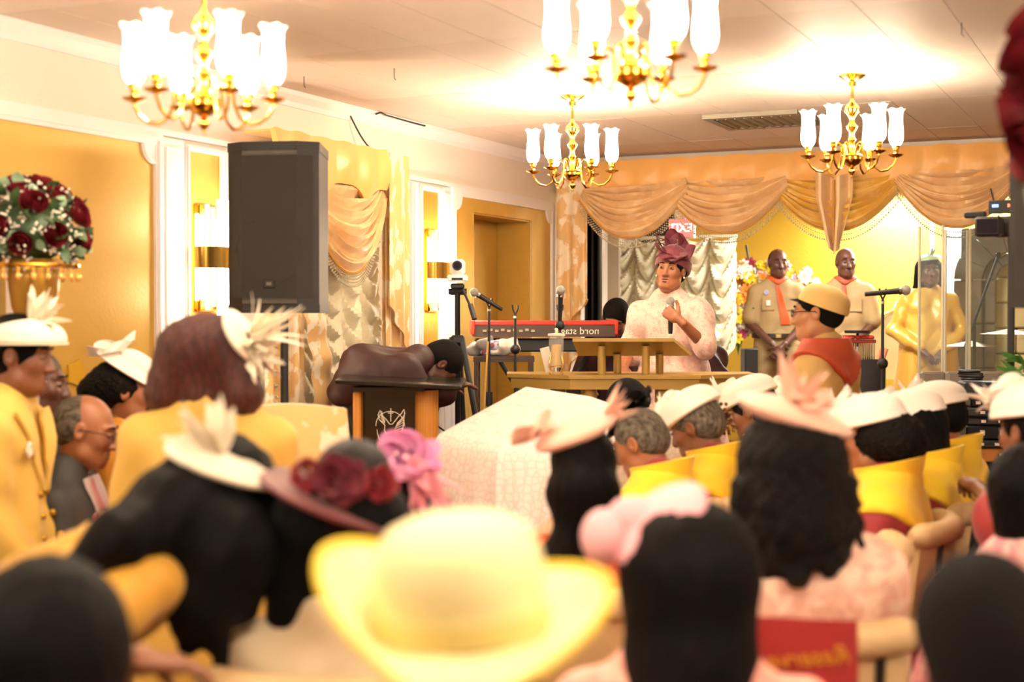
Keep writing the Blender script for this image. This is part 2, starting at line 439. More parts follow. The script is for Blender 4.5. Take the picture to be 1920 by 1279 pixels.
# white pilaster strips
for n, (a, b) in enumerate(((300, 340), (418, 445), (768, 780), (826, 840))):
    s_ = MB(); ybox(s_, wy(a), wy(b), .1, ZT + .04, .02); ybox(s_, wy(a) + .02, wy(b) - .02, .2, ZT, .028)
    struct('trim_%d' % (8 + n), s_, M_white)
tr = MB(); ybox(tr, YF, YB, ZT + .05, ZT + .075, .02); struct('trim_12', tr, M_white)
tr = MB(); ybox(tr, YF, wy(880), 0, .12, .02); struct('baseboard_left', tr, M_white)
# ---------------------------------------------------------------- chandeliers
M_shade = clear('lit hurricane glass', 0xfff6e8, .25, emit=9.0, ec=0xffe9c8)
M_shadec = clear('clear glass rim', 0xffffff, .72, emit=.35, ec=0xffe0b0)
M_bulb = emis('glowing bulb', 0xffe6bc, 40)
def chandelier(px, d, L, label, rot, xy=None, pw=1.0):
    loc = XY(px, d, CH) if xy is None else Vector((xy[0], xy[1], CH))
    t = thing('chandelier', label, 'chandelier', loc, rot)
    b = lambda mb, n, m, p: mb.build(n, m, p, local=True)
    MBc = MB().lathe([(.002, 0), (.062, 0), (.066, -.006), (.045, -.02), (.02, -.032), (.018, -.055), (.008, -.062), (.002, -.064)], seg=18)
    b(MBc, 'canopy', M_brass, t)
    z = -L
    top = z + .375
    b(MB().tube([(0, 0, -.06), (0, 0, top)], .007, 6), 'rod', M_brass, t)
    body = [(.002, 0), (.006, .004), (.004, .012), (.012, .02), (.018, .032), (.014, .044), (.007, .05), (.02, .058), (.042, .07), (.052, .085), (.05, .098), (.054, .104), (.035, .115), (.02, .13), (.012, .15), (.013, .17), (.02, .18), (.013, .19), (.011, .215), (.024, .235), (.027, .245), (.014, .262), (.012, .28), (.022, .3), (.036, .315), (.038, .33), (.028, .345), (.012, .36), (.008, .376), (.002, .378)]
    b(MB().lathe([(r, z + q) for r, q in body], seg=20), 'column', M_brass, t)
    for k in range(6):
        a = k * PI / 3; ca, sa = math.cos(a), math.sin(a)
        def q(r, zz): return (r * ca, r * sa, z + zz)
        R = .205
        pts = [(.03, .11), (.045, .15), (.06, .165), (.078, .16), (.085, .135), (.09, .09), (.105, .05), (.135, .03), (.165, .035), (.19, .055), (R, .085), (R, .1)]
        pp = []
        for i in range(len(pts) - 1):
            for s_ in (0, .5): pp.append(q(pts[i][0] * (1 - s_) + pts[i + 1][0] * s_, pts[i][1] * (1 - s_) + pts[i + 1][1] * s_))
        pp.append(q(*pts[-1]))
        arm = b(MB().tube(pp, .005, 6), 'arm', M_brass, t)
        c = (R * ca, R * sa, z)
        b(MB().lathe([(.003, .092), (.012, .094), (.034, .104), (.037, .108), (.02, .106), (.01, .112), (.003, .112)], c, 16), 'drip_pan', M_brass, arm)
        b(MB().lathe([(.004, .108), (.012, .112), (.01, .12), (.014, .128), (.013, .136), (.017, .14), (.016, .152), (.004, .152)], c, 12), 'candle_cup', M_brass, arm)
        sh = [(.014, .15), (.022, .154), (.031, .168), (.035, .19), (.034, .22), (.031, .25), (.029, .275), (.031, .292)]
        g = MB().grid(lambda u, v, c=c: (lambda j: (c[0] + sh_r(sh, v) * math.cos(-u * 2 * PI), c[1] + sh_r(sh, v) * math.sin(-u * 2 * PI), z + sh_z(sh, v)))(0), 16, 9)
        sd = b(g, 'shade', M_shade, t)
        rim = [(.031, .292), (.033, .305), (.037, .315), (.044, .323)]
        def wav(u, v, c=c):
            r, zz = sh_r(rim, v), sh_z(rim, v); w_ = v * v
            r += .003 * w_ * math.sin(12 * PI * u); zz += .004 * w_ * math.sin(12 * PI * u + 1)
            return (c[0] + r * math.cos(-u * 2 * PI), c[1] + r * math.sin(-u * 2 * PI), z + zz)
        b(MB().grid(wav, 36, 4), 'ruffled_rim', M_shadec, sd)
        b(MB().ball((c[0], c[1], z + .2), (.012, .012, .03), 8, 6), 'bulb', M_bulb, sd)
        ld = bpy.data.lights.new('candle_light', 'POINT'); ld.energy = LAMPW * pw; ld.color = WARM; ld.shadow_soft_size = .03
        lo = bpy.data.objects.new('candle_light', ld); COL.objects.link(lo); lo.parent = t; lo.location = (c[0], c[1], z + .23)
    return t
def sh_i(pr, v):
    x = v * (len(pr) - 1); i = min(int(x), len(pr) - 2); return i, x - i
def sh_r(pr, v): i, f = sh_i(pr, v); return pr[i][0] * (1 - f) + pr[i + 1][0] * f
def sh_z(pr, v): i, f = sh_i(pr, v); return pr[i][1] * (1 - f) + pr[i + 1][1] * f
chandelier(384, 4.24, .61, 'brass chandelier nearest the big gold wall panel, far left of the ceiling', .47)
chandelier(1182, 3.95, .57, 'large brass chandelier nearest the camera, cut by the top edge of the picture', .405)
chandelier(1073, 7.43, .50, 'smaller brass chandelier in front of the left end of the gold valance', .36)
chandelier(1596, 6.8, .49, 'brass chandelier beside the ceiling air vent, nearest the right', .305)
# three unseen chandeliers, added out of frame to light the foreground
for i, (x, y) in enumerate(((-2.7, 1.0), (-.4, 1.2), (1.6, 3.0))):
    chandelier(0, 0, .55, ('brass chandelier added out of view over the rear left seats to light the foreground', 'brass chandelier added out of view over the middle aisle to light the foreground', 'brass chandelier added out of frame by the right wall to light the foreground')[i], .2, (x, y), 2.2)
# ceiling lamp of the alcove, hidden from here by the valance
al = bpy.data.lights.new('alcove_ceiling_light', 'AREA'); al.energy = ALCOVEW; al.color = (1, .97, .9); al.shape = 'RECTANGLE'; al.size = 2.0; al.size_y = .3
ao = bpy.data.objects.new('alcove_ceiling_light', al); COL.objects.link(ao); ao.location = (-1.55, 12.5, CH - .08)
al = bpy.data.lights.new('alcove_fill_light', 'AREA'); al.energy = 26; al.color = (1, .96, .88); al.size = .6  # added fill lamp without a fixture, brightens the ivory curtain
ao = bpy.data.objects.new('alcove_fill_light', al); COL.objects.link(ao); ao.location = (-2.3, 10.5, CH - .08)
# air vent
VT = thing('air_vent', 'square ceiling air vent with slanted grey louvres, between the chandeliers', 'air vent', tuple(back_pt(0, 0)) and (0, 0, 0))
def ceil_pt(px, py):
    p = P(px, py, 1) - Vector((0, 0, CAMZ)); k = (CH - CAMZ) / p.z
    return Vector((0, 0, CAMZ)) + p * k
va, vb2, vc = ceil_pt(1343, 219), ceil_pt(1496, 207), ceil_pt(1395, 240)
ctr = ceil_pt(1428, 222); VT.location = ctr
ex = .25; M_vent = mat('vent grey enamel', 0x8a8272, .5, .3)
fr = MB()
for sx in (-1, 1):
    fr.box((sx * ex, 0, -.012), (.05, 2 * ex + .05, .024)); fr.box((0, sx * ex, -.012), (2 * ex - .05, .05, .024))
fr.build('vent_frame', M_vent, VT, local=True)
MB().box((0, 0, -.004), (2 * ex, 2 * ex, .008)).build('backing', M_gap, VT, local=True)
for k in range(9):
    sl = MB().box((0, 0, 0), (.008, 2 * ex - .05, .03), Matrix.Rotation(math.radians(40), 3, 'Y')).build('louvre', M_vent, VT, local=True); sl.location = (-ex + .055 + k * .053, 0, -.016)
# ---------------------------------------------------------------- drapery
M_cord = mat('gold cord', 0xc08a3c, .5)
M_bead = mat('crystal bead', 0xd8ceb4, .15, .3)
M_swagy = mat('yellow jacquard satin', 0xe2b24a, .35, sheen=.2, c2=0xe9c069, ps=9, lo=.5, hi=.56)  # yellower jacquard satin of the middle swag
def frame_fn(o, ux, out):                 # returns fn(a, z, t): a along the wall, t out of it
    return lambda a, z, t: (o.x + ux[0] * a + out[0] * t, o.y + ux[1] * a + out[1] * t, z)
def valance(parent, fn, a0, a1, zt, zb, nsc, t=.09, m=M_goldfab, studs=True, th=.03):
    def zbot(u):
        x = u * nsc; f = x - math.floor(x); return zb + .085 * (abs(math.sin(PI * f)) ** .7)
    def s_(u, v):
        z = zt + (zbot(u) - zt) * v; a = a0 + (a1 - a0) * u
        tt = t + .012 * math.cos(u * nsc * 4 * PI) * math.sin(v * PI) + .018 * math.sin(v * PI)
        return fn(a, z, tt)
    MB().grid(s_, int(nsc * 16), 8, th).build('tufted_board', m, parent)
    MB().tube([fn(a0 + (a1 - a0) * i / (nsc * 16), zbot(i / (nsc * 16)), t + .006) for i in range(int(nsc * 16) + 1)], .009, 6).build('piping', M_cord, parent)
    MB().grid(lambda u, v: fn(a0 + (a1 - a0) * u, zt + .002 - .004 * v, t * (1 - v)), 2, 1, .01).build('top_board', m, parent)
    if studs:
        n = int(nsc * 2)
        for k in range(n):
            c = fn(a0 + (a1 - a0) * (k + .5) / n, zt + (zb - zt) * .42, t + .02)
            MB().ball(c, .011, 8, 5).build('button', m, parent)
def swag(parent, fn, aL, aR, zL, zR, drop, t=.10, m=M_swag, nf=6, tail=.0, fringe=True, peak=.5, name='swag'):
    def s_(u, v):
        w = abs(2 * u - 1); sh = (1 - w ** 2.3)
        uu = u + (peak - .5) * .6 * sh * u * (1 - u) * 2
        a = aL + (aR - aL) * (uu * (1 - .0 * v)); spread = .03 * (u - .5) * v * 2
        z = zL + (zR - zL) * u - .03 * v * (w ** 4) * 3 - drop * (v ** .9) * sh - .03 * sh
        f = v * nf * 2 * PI + .6 * math.sin(u * 5)
        fd = (math.sin(f) + .4 * math.sin(2.3 * f + 1 + 3 * u)) * .022 * (.25 + sh)
        return fn(a + spread, z + fd * .6, t + .05 * sh * math.sin(v * PI * .8) + fd + .03 * v)
    sw = MB().grid(s_, 34, 60, .006).build(name, m, parent)
    MB().tube([s_(i / 34, 1) for i in range(35)], .008, 5).build('hem_cord', M_cord, sw)
    if fringe:
        fr = MB(); L_ = 60
        for i in range(1, L_):
            p = Vector(s_(i / L_, 1))
            for k, r in ((0, .004), (1, .006), (2, .005), (3, .008)):
                fr.ball(p - Vector((0, 0, .016 + .017 * k)), r, 5, 3)
        tag(fr.build('bead_fringe', M_bead, sw), kind='stuff')
    return sw
def tailpiece(parent, fn, a0, a1, zt, zb0, zb1, t=.08, m=M_broc, nf=3, name='tail'):
    def s_(u, v):
        z = zt + ((zb0 + (zb1 - zb0) * u) - zt) * v
        return fn(a0 + (a1 - a0) * u, z, t + .022 * math.sin(u * nf * 2 * PI) * (.3 + v))
    o = MB().grid(s_, nf * 10, 20, .006).build(name, m, parent)
    MB().tube([s_(i / 20, 1) for i in range(21)], .008, 5).build('hem_cord', M_cord, o)
    return o
def ruffle(parent, fn, a0, a1, zt, zb, ncol, nrow, amp=.05, m=M_sheer, t=.05, name='sheer', seed=1, th=.004):
    rnd = random.Random(seed); ph = [rnd.random() * 6 for _ in range(ncol + 1)]
    def s_(u, v):
        x = u * ncol; c = min(int(x), ncol - 1); f = x - c
        sag = math.sin(PI * f) ** .8
        vv = v * nrow - 1.1 * sag + ph[c]
        pf = .5 + .5 * math.sin(2 * PI * vv + 1.2 * math.sin(3 * v * PI + c))
        o = amp * (.3 * sag + .7 * pf * (.3 + sag)) + .008 * math.sin(4.6 * PI * vv) * sag + .006 * math.sin(f * 9 + ph[c] + v * 7)
        return fn(a0 + (a1 - a0) * u + .01 * math.sin(v * 25 + c), zt + (zb - zt) * v - .03 * sag * (1 if v > .97 else 0), t + o)
    return MB().grid(s_, ncol * 12, nrow * 9, th).build(name, m, parent)
# --- window dressing of the left wall
fl = lambda a, z, t: (XL + t, a, z)
WD = thing('window_curtain', 'dressed window on the left wall: gold tufted valance, swag, brocade tails and ruched sheer', 'curtain', (XL, wy(610), 0))
wyo = lambda px, off=.15: wall_pt(px, 593, off).y
ya, yb_, yc_, yd_ = wyo(503), wyo(565), wyo(715), wyo(766, .2)
valance(WD, fl, ya, yc_, 2.505, 2.22, 2.5, t=.16)
tailpiece(WD, fl, ya, ya + .34, 2.42, .95, .5, t=.13, nf=3)
swag(WD, fl, ya + .10, wyo(592), 2.32, 2.30, .45, t=.13, nf=6)
swag(WD, fl, wyo(566), yc_ - .01, 2.30, 2.33, .46, t=.14, nf=7, peak=.55)
def jab(u, v, zz=(1.63, 1.40)):
    return fl(yc_ + (yd_ - yc_) * u, 2.50 + ((zz[0] + (zz[1] - zz[0]) * u) - 2.50) * v, .19 - .0 * u + .014 * math.sin(u * 14) * v)
# three stepped layers of the brocade tail on the right
for k, (z0_, z1_) in enumerate(((1.66, 1.40), (1.28, .98), (.88, .62))):
    def q(u, v, z0_=z0_, z1_=z1_, k=k):
        return fl(yc_ + .02 * k + (yd_ - yc_) * u, 2.50 + ((z0_ + (z1_ - z0_) * u) - 2.50) * v, .2 - .035 * k + .012 * math.sin(u * 13) * v)
    o = MB().grid(q, 16, 20, .006).build('tail', M_broc, WD)
    MB().grid(lambda u, v, q=q: (lambda p: (p[0] - .004, p[1], p[2]))(q(u, 1 - .13 * v * (1 - u * .4))), 12, 3, .004).build('lining', M_goldfab, o)
ruffle(WD, fl, ya + .05, yc_ + .16, 2.28, .28, 6, 14, amp=.045, t=.03, name='sheer', seed=4)
ruffle(WD, fl, ya + .02, ya + .2, 1.7, .3, 1, 24, amp=.025, t=.1, name='ruffled_edge', seed=2)
o = MB().grid(lambda u, v: fl(wyo(562) + .09 * math.sin(v * 5) + .16 * u, 1.62 - 1.2 * v, .17 + .05 * math.sin(u * PI) + .01 * math.sin(v * 40)), 8, 40, .005).build('tail', M_broc, WD)
# loose black wire to the valance
a_, b_ = wall_pt(657, 217, .02), wall_pt(706, 288, .1)
w_ = MB().tube([a_.lerp(b_, i / 8) + Vector((0, 0, -.03 * math.sin(PI * i / 8))) for i in range(9)], .005, 5).build('cable', M_black)
tag(w_, 'thin black cable running down from the crown moulding to the window valance', 'cable')
w_ = MB().tube([wall_pt(x, y, .07) for x, y in ((705, 214), (714, 211), (724, 216), (770, 229), (797, 236))], .005, 5).build('cable', M_black)
tag(w_, 'black cable lying along the crown moulding right of the window curtain', 'cable')
# --- stage drapery on the back wall
fb = lambda a, z, t: (a, YB - t, z)
def bxp(px): return back_pt(px, 450, .1).x
SD = thing('stage_drapery', 'long gold tufted valance with jacquard swags and bead fringe over the stage alcove', 'curtain', (bxp(1480), YB, 2.6))
valance(SD, fb, bxp(1100), XA + .12, 2.70, 2.44, 8.5, t=.12)
def zb_(px, py): return back_pt(px, py, .12).z
swag(SD, fb, bxp(1102), bxp(1290), 2.52, 2.56, .36, t=.16, nf=7, peak=.45)
swag(SD, fb, bxp(1258), bxp(1474), 2.56, 2.56, .36, t=.14, nf=7)
swag(SD, fb, bxp(1690), bxp(1905), 2.56, 2.56, .36, t=.14, nf=7)
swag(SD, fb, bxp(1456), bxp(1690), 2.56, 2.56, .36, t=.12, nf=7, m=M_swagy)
swag(SD, fb, bxp(1880), XA + .1, 2.56, 2.52, .46, t=.12, nf=7)
jb = MB().grid(lambda u, v: fb(bxp(1538) + (bxp(1606) - bxp(1538)) * (.5 + (u - .5) * (1 - .72 * max(0, v - .35) / .65)), 2.56 - .50 * v - .05 * (1 - abs(2 * u - 1)), .22 + .03 * math.sin(u * 4 * PI)), 20, 16, .006).build('jabot', M_swag, SD)
MB().tube([fb(bxp(1572), 2.5 - .06 * k, .245) for k in range(8)], .01, 6).build('hem_cord', M_cord, jb)
TL = tailpiece(SD, fb, bxp(1044), bxp(1101), 2.66, 1.42, 1.72, t=.1, nf=2)
TL2 = tailpiece(SD, fb, bxp(1044), bxp(1086), 2.6, 1.1, 1.36, t=.06, nf=2)
# --- alcove left: black column drape, beige wall, ruched ivory curtain, exit sign
M_blk = mat('black satin', 0x141312, .3)
def bfn(yy): return lambda a, z, t: (a, yy - t, z)
o = MB().grid(lambda u, v: bfn(10.1)(back_pt(1098, 450, y=10.1).x + (back_pt(1128, 450, y=10.1).x - back_pt(1098, 450, y=10.1).x) * u, 2.6 - 2.15 * v, .03 * math.sin(u * 5 * PI)), 30, 4, .006).build('curtain', M_blk)
tag(o, 'narrow black satin drape just inside the left side of the stage alcove', 'curtain')
M_beige = mat('beige board', 0xb3a690, .7)
x0_, x1_ = back_pt(1126, 450, y=10.7).x, back_pt(1160, 450, y=10.7).x
struct('trim_13', MB().box(((x0_ + x1_) / 2, 10.72, (AF + 2.6) / 2), (x1_ - x0_, .04, 2.6 - AF)), M_beige)
x0_, x1_ = back_pt(1150, 450, y=11.3).x, back_pt(1262, 450, y=11.3).x
struct('trim_14', MB().box(((x0_ + x1_) / 2, 11.33, (AF + 2.7) / 2), (x1_ - x0_, .05, 2.7 - AF)), M_blk)
IC = thing('ivory_curtain', 'ivory ruched festoon curtain behind the preacher in the stage alcove', 'curtain', (back_pt(1290, 450, y=11.1).x, 11.1, AF))
M_ivory = mat('ivory satin', 0xddd3b4, .35, sheen=.3)
zi = back_pt(1200, 447, y=11.1).z
xi0, xi1 = back_pt(1150, 450, y=11.1).x, back_pt(1382, 450, y=11.1).x
for k in range(5):
    a0_ = xi0 + (xi1 - xi0) * k / 5; a1_ = xi0 + (xi1 - xi0) * (k + 1) / 5
    def s_(u, v, a0_=a0_, a1_=a1_, k=k):
        sag = math.sin(PI * u) ** .75; f = v * 9 - sag * 1.6
        o_ = (math.sin(f * 2.9 + k) + .5 * math.sin(f * 7.1 + 2 * u + k)) * .035 * (.3 + sag)
        zend = zi - (.55 + .2 * (k > 0) + .12 * math.sin(k * 2.1))
        return bfn(11.1)(a0_ + (a1_ - a0_) * u, zi + (zend - zi) * v - .16 * sag * (.3 + .7 * v), .07 * sag + o_ + .03)
    MB().grid(s_, 18, 60, .006).build('festoon', M_ivory, IC)
MB().tube([bfn(11.1)(xi0, zi, 0), bfn(11.1)(xi1, zi, 0)], .015, 8).build('rail', M_ivory, IC)
# exit sign (the photograph is mirrored, so is its lettering)
M_exit = emis('exit sign red glow', 0xf0605a, .8); M_exl = emis('exit sign lettering', 0xffd9c8, 1.2)
ep = P(1277, 428, 10.9); EX = thing('exit_sign', 'glowing red exit sign half hidden under the gold swags', 'sign', ep, 0)
MB().box((0, .03, 0), (.20, .05, .15)).build('housing', mat('white enamel', 0xe0dcd4, .5), EX, local=True)
MB().box((0, .0, 0), (.185, .012, .13)).build('red_face', M_exit, EX, local=True)
tb = text_mb('EXIT', .09); tb.build('lettering', M_exl, EX, M=Matrix.Translation((0, -.009, 0)) @ Matrix.Rotation(PI / 2, 4, 'X') @ Matrix.Diagonal((-1, 1, 1, 1)), local=True)
MB().box((0, .06, .35), (.03, .03, .6)).build('bracket', mat('white enamel', 0xe0dcd4, .5), EX, local=True)
# stone arch at the right of the alcove
M_stone = mat('grey arch stone', 0x5c544e, .8, bump=.4, bs=25, c2=0x6e665f, ps=5)
M_stone2 = mat('pale wall stone', 0xc9b98a, .8, bump=.4, bs=20, c2=0xb7a678, ps=4)
AY = 12.3
AR = thing('stone_arch', 'grey stone archway with a pale block wall inside, at the right of the alcove', 'arch', (back_pt(1868, 600, y=AY).x, AY, AF))
def ax(px): return back_pt(px, 560, y=AY).x
xc = ax(1905); R1 = xc - ax(1793); R2 = xc - ax(1845); zc_ = back_pt(1860, 428, y=AY).z - R1 * .9
def vous(a0, a1, r0, r1, t):
    pts = [(xc - r0 * math.cos(a0 + (a1 - a0) * i / 3), zc_ + r0 * .9 * math.sin(a0 + (a1 - a0) * i / 3)) for i in range(4)] + [(xc - r1 * math.cos(a1 - (a1 - a0) * i / 3), zc_ + r1 * .9 * math.sin(a1 - (a1 - a0) * i / 3)) for i in range(4)]
    MB().prism(pts, lambda a, b, s_: (a, AY - s_, b), 0, t).build('stone', M_stone, AR, smooth=False)
for k in range(7):
    vous(k * PI / 7 + .012, (k + 1) * PI / 7 - .012, R2 + .0, R1, .16)
    vous(k * PI / 7 + .012, (k + 1) * PI / 7 - .012, R2 - .1, R2 - .012, .1)
hh = (zc_ - AF) / 4
for k in range(4):
    for sg in (-1, 1):
        MB().box((xc + sg * (R1 + R2) / 2, AY - .08, AF + hh * (k + .5)), (R1 - R2, .16, hh - .012), bev=.008).build('stone', M_stone, AR, smooth=False)
        MB().box((xc + sg * (R2 - .055), AY - .05, AF + hh * (k + .5)), (.09, .1, hh - .012), bev=.008).build('stone', M_stone, AR, smooth=False)
rr = R2 - .1
for j in range(9):
    z0_ = AF + j * .21
    if z0_ > zc_ + rr * .8: break
    for i in range(-3, 3):
        cx = xc + (i + .5 + .5 * (j % 2)) * .34
        if abs(cx - xc) > rr + .1: continue
        MB().box((cx, AY + .06, z0_ + .105), (.33, .1, .2), bev=.012).build('block', M_stone2, AR, smooth=False)
MB().box((xc, AY + .14, (AF + zc_ + R1) / 2), (2 * R1 - .04, .05, zc_ + R1 * .85 - AF)).build('mortar', mat('dark mortar', 0x4a443e, .9), AR, smooth=False)
# white strips between the gold wall and the arch
struct('trim_15', MB().box((ax(1772), YA - .02, 1.6), (.16, .04, 2.3)).box((ax(1731), YA - .02, 1.6), (.03, .05, 2.3)), M_white)

# ---------------------------------------------------------------- wall sconces
M_tube = clear('lit sconce glass rod', 0xfff2d8, .3, emit=7.0, ec=0xffe2b4)
M_smoke = mat('gold and smoke mirror band', 0xa98138, .2, .9)
def sconce(px, py, lab):
    c = wall_pt(px, py); t = thing('wall_sconce', lab, 'lamp', c)
    MB().box((.02, 0, 0), (.04, .14, .5), bev=.01).build('back_plate', M_brass, t, local=True)
    for k in range(11):
        a = -PI / 2 + PI * k / 10
        q = (.05 + .075 * math.cos(a), .1 * math.sin(a))
        L_ = .2 + .07 * math.cos(a) - (.03 if k % 2 else 0)
        MB().tube([(q[0], q[1], -L_), (q[0], q[1], L_)], .0085, 8).build('glass_rod', M_tube, t, local=True)
    MB().grid(lambda u, v: (.05 + .092 * math.cos(-PI / 2 + PI * u), .117 * math.sin(-PI / 2 + PI * u), -.05 + .1 * v), 16, 1, .004).build('metal_band', M_smoke, t, local=True)
    for sz in (-1, 1):
        ld = bpy.data.lights.new('sconce_light', 'POINT'); ld.energy = 2.2; ld.color = WARM; ld.shadow_soft_size = .04
        lo = bpy.data.objects.new('sconce_light', ld); COL.objects.link(lo); lo.parent = t; lo.location = (.19, 0, .17 * sz)
sconce(378, 484, 'lit glass rod wall sconce left of the hanging black loudspeaker')
sconce(804, 508, 'lit glass rod wall sconce between the window curtain and the niche')
# ---------------------------------------------------------------- sound gear
M_spk = mat('speaker grille', 0x292623, .75, bump=.3, bs=900)
M_spk2 = mat('speaker shell', 0x1a1917, .55)
def speaker(name, lab, loc, rz, w=.44, h=.74, dp=.42, badge=True):
    t = thing(name, lab, 'loudspeaker', loc, rz)        # local: front faces -y, bottom at z=0
    poly = [(-w / 2, -dp * .38), (-w * .30, -dp / 2), (w * .30, -dp / 2), (w / 2, -dp * .38), (w * .36, dp / 2), (-w * .36, dp / 2)]
    MB().prism(poly, lambda a, b, z: (a, b, z), 0, h).prism([(a * 1.015, b * 1.01) for a, b in poly], lambda a, b, z: (a, b, z), h - .035, h + .005).prism([(a * 1.015, b * 1.01) for a, b in poly], lambda a, b, z: (a, b, z), -.005, .03).build('cabinet', M_spk2, t, local=True, smooth=False)
    g = [(-w / 2 + .008, -dp * .385), (-w * .30, -dp / 2 - .012), (w * .30, -dp / 2 - .012), (w / 2 - .008, -dp * .385), (0, -dp * .3)]
    MB().prism(g, lambda a, b, z: (a, b, z), .06, h - .055).build('grille', M_spk, t, local=True, smooth=False)
    q = MB()
    for z0_ in (.034, h - .054): MB().box((0, -dp / 2 - .004, z0_ + .01), (w * .6, .012, .018)).build('trim_strip', mat('speaker trim', 0x4a443e, .5), t, local=True)
    for i in range(30): q.box((-w * .29 + i * w * .02, -dp / 2 - .012, .055), (.005, .006, .008)); q.box((-w * .29 + i * w * .02, -dp / 2 - .012, h - .052), (.005, .006, .008))
    tag(q.build('vent_teeth', mat('speaker trim', 0x4a443e, .5), t, local=True, smooth=False), kind='stuff')
    MB().tube([(w * .36 * math.cos(a), -dp / 2 - .0125, h * .36 + w * .36 * math.sin(a)) for a in [i * PI / 16 for i in range(33)]], .0015, 4).build('woofer_ring', M_spk, t, local=True)
    for x in (-.2, 0, .2): MB().tube([(x * w / .44 * .6, -dp / 2 - .014, h - .03), (x * w / .44 * .6, -dp / 2 - .006, h - .03)], .005, 6).build('screw', M_black, t, local=True)
    if badge:
        bq = MB().box((0, -dp / 2 - .016, .12), (.05, .008, .038), bev=.006).build('badge', M_black, t, local=True)
        MB().box((0, -dp / 2 - .021, .12), (.022, .004, .014)).build('badge_mark', mat('badge grey', 0x6b665f, .5), bq, local=True)
    return t
def rzv(a): return YAW + math.radians(a)
d0 = 6.3; pS = P(533, 585, d0)
speaker('loudspeaker', 'big black loudspeaker on a pole in front of the window curtain', (pS.x, pS.y, pS.z), rzv(-8), w=.405, h=.725, dp=.4)
def pole_stand(name, lab, px, d, ztop, floor, spread=.5, ang=0, r=.018, hub=.75):
    t = thing(name, lab, 'stand', XY(px, d, floor), rzv(ang)); H = ztop - floor
    MB().tube([(0, 0, .12), (0, 0, H - .003)], r, 12).build('pole', M_black, t, local=True)
    MB().tube([(0, 0, hub), (0, 0, hub + .09)], r * 1.8, 10).build('collar', M_black, t, local=True)
    for k in range(3):
        a = math.radians(90 + 120 * k + 10)
        c, s_ = math.cos(a), math.sin(a)
        l = MB().tube([(r * c, r * s_, hub), (spread * c, spread * s_, .012)], .012, 8).build('leg', M_black, t, local=True)
        MB().ball((spread * c, spread * s_, .018), .018, 8, 5).build('rubber_foot', M_black, l, local=True)
        MB().tube([(r * c, r * s_, .16), (spread * .5 * c, spread * .5 * s_, hub * .5)], .007, 6).build('brace', M_black, t, local=True)
    return t
pole_stand('speaker_stand', 'black tripod pole stand carrying the big loudspeaker before the window curtain', 533, d0, pS.z - .006, 0)
# second speaker, its edge at the right of the picture
d1 = 4.9; p2 = P(2030, 575, d1)
speaker('loudspeaker', 'black loudspeaker cut off by the right edge of the picture', (p2.x, p2.y, p2.z), rzv(-28), w=.44, h=.69, dp=.40, badge=False)
t2 = thing('speaker_stand', 'black tripod stand with long slanting legs under the right edge loudspeaker', 'stand', XY(2012, d1, 0), YAW)
H2 = p2.z - .008
MB().tube([(0, 0, .1), (0, 0, H2)], .02, 10).build('pole', M_black, t2, local=True)
MB().tube([(0, 0, 1.45), (0, 0, 1.56)], .034, 10).build('collar', M_black, t2, local=True)
lx = (1822 - 2012) / F * d1
for a, b in (((lx * 1.9, .1), 0), ((.3, .35), 1), ((.25, -.4), 2)):
    l = MB().tube([(-.03 if b == 0 else .02, 0, 1.5), (a[0] * .97, a[1], .012)], .013, 8).build('leg', M_black, t2, local=True)
    MB().ball((a[0] * .97, a[1], .02), .02, 8, 5).build('rubber_foot', M_black, l, local=True)
    MB().tube([(0, 0, .55), (a[0] * .5, a[1] * .5, .76)], .008, 6).build('brace', M_black, t2, local=True)
def mic_mb(t, c, dirv, L_=.16, silver=False):
    c = Vector(c); dv = Vector(dirv).normalized()
    MB().tube([c, c + dv * L_], [.011, .016], 12).build('handle', M_black, t, local=True)
    MB().tube([c + dv * L_, c + dv * (L_ + .012)], .021, 12).build('collar', M_chrome, t, local=True)
    MB().ball(c + dv * (L_ + .034), .026, 12, 8).build('mesh_head', mat('mic mesh', 0xa9a6a0, .45, .6, bump=.6, bs=900), t, local=True)
def micstand(lab, px, d, pytop, floor, micdir=None, clutch=None, labm=None, boom=False, base=True):
    zt = P(px, pytop, d).z; t = thing('microphone_stand', lab, 'stand', XY(px, d, floor), YAW); H = zt - floor
    MB().tube([(0, 0, .02), (0, 0, H * .62)], .012, 8).build('pole', M_black, t, local=True)
    MB().tube([(0, 0, H * .6), (0, 0, H)], .008, 8).build('upper_pole', M_black, t, local=True)
    MB().tube([(0, 0, H * .58), (0, 0, H * .64)], .02, 10).build('clutch', M_black, t, local=True)
    MB().tube([(0, 0, H - .02), (0, 0, H - .008)], .01, 8).build('ring', M_chrome, t, local=True)
    MB().lathe([(.01, 0), (.125, 0), (.125, .012), (.03, .03), (.015, .04)], seg=24).build('round_base', M_black, t, local=True)
    for a in (-1, 1): MB().tube([(0, 0, H), (a * .014, 0, H + .03), (a * .016, 0, H + .055)], .005, 6).build('clip_jaw', M_black, t, local=True)
    if clutch:
        zc = P(px, clutch, d).z - floor
        MB().ball((0, 0, zc), (.028, .028, .028), 12, 8).build('knob', M_black, t, local=True)
    if micdir is not None:
        dv = Vector(micdir).normalized(); m = thing('microphone', labm, 'microphone', XY(px, d, zt), YAW)
        mic_mb(m, Vector((0, -.02, .035)) - dv * .09, dv)
    return t
micstand('thin black microphone stand holding a tilted microphone beside the camera tripod', 917, 8.2, 577, PF, (-1, -.3, .62), None, 'black microphone tilted up to the left, in front of the niche')
micstand('black microphone stand with an empty clip in front of the niche', 966, 8.0, 590, PF, None, 655)
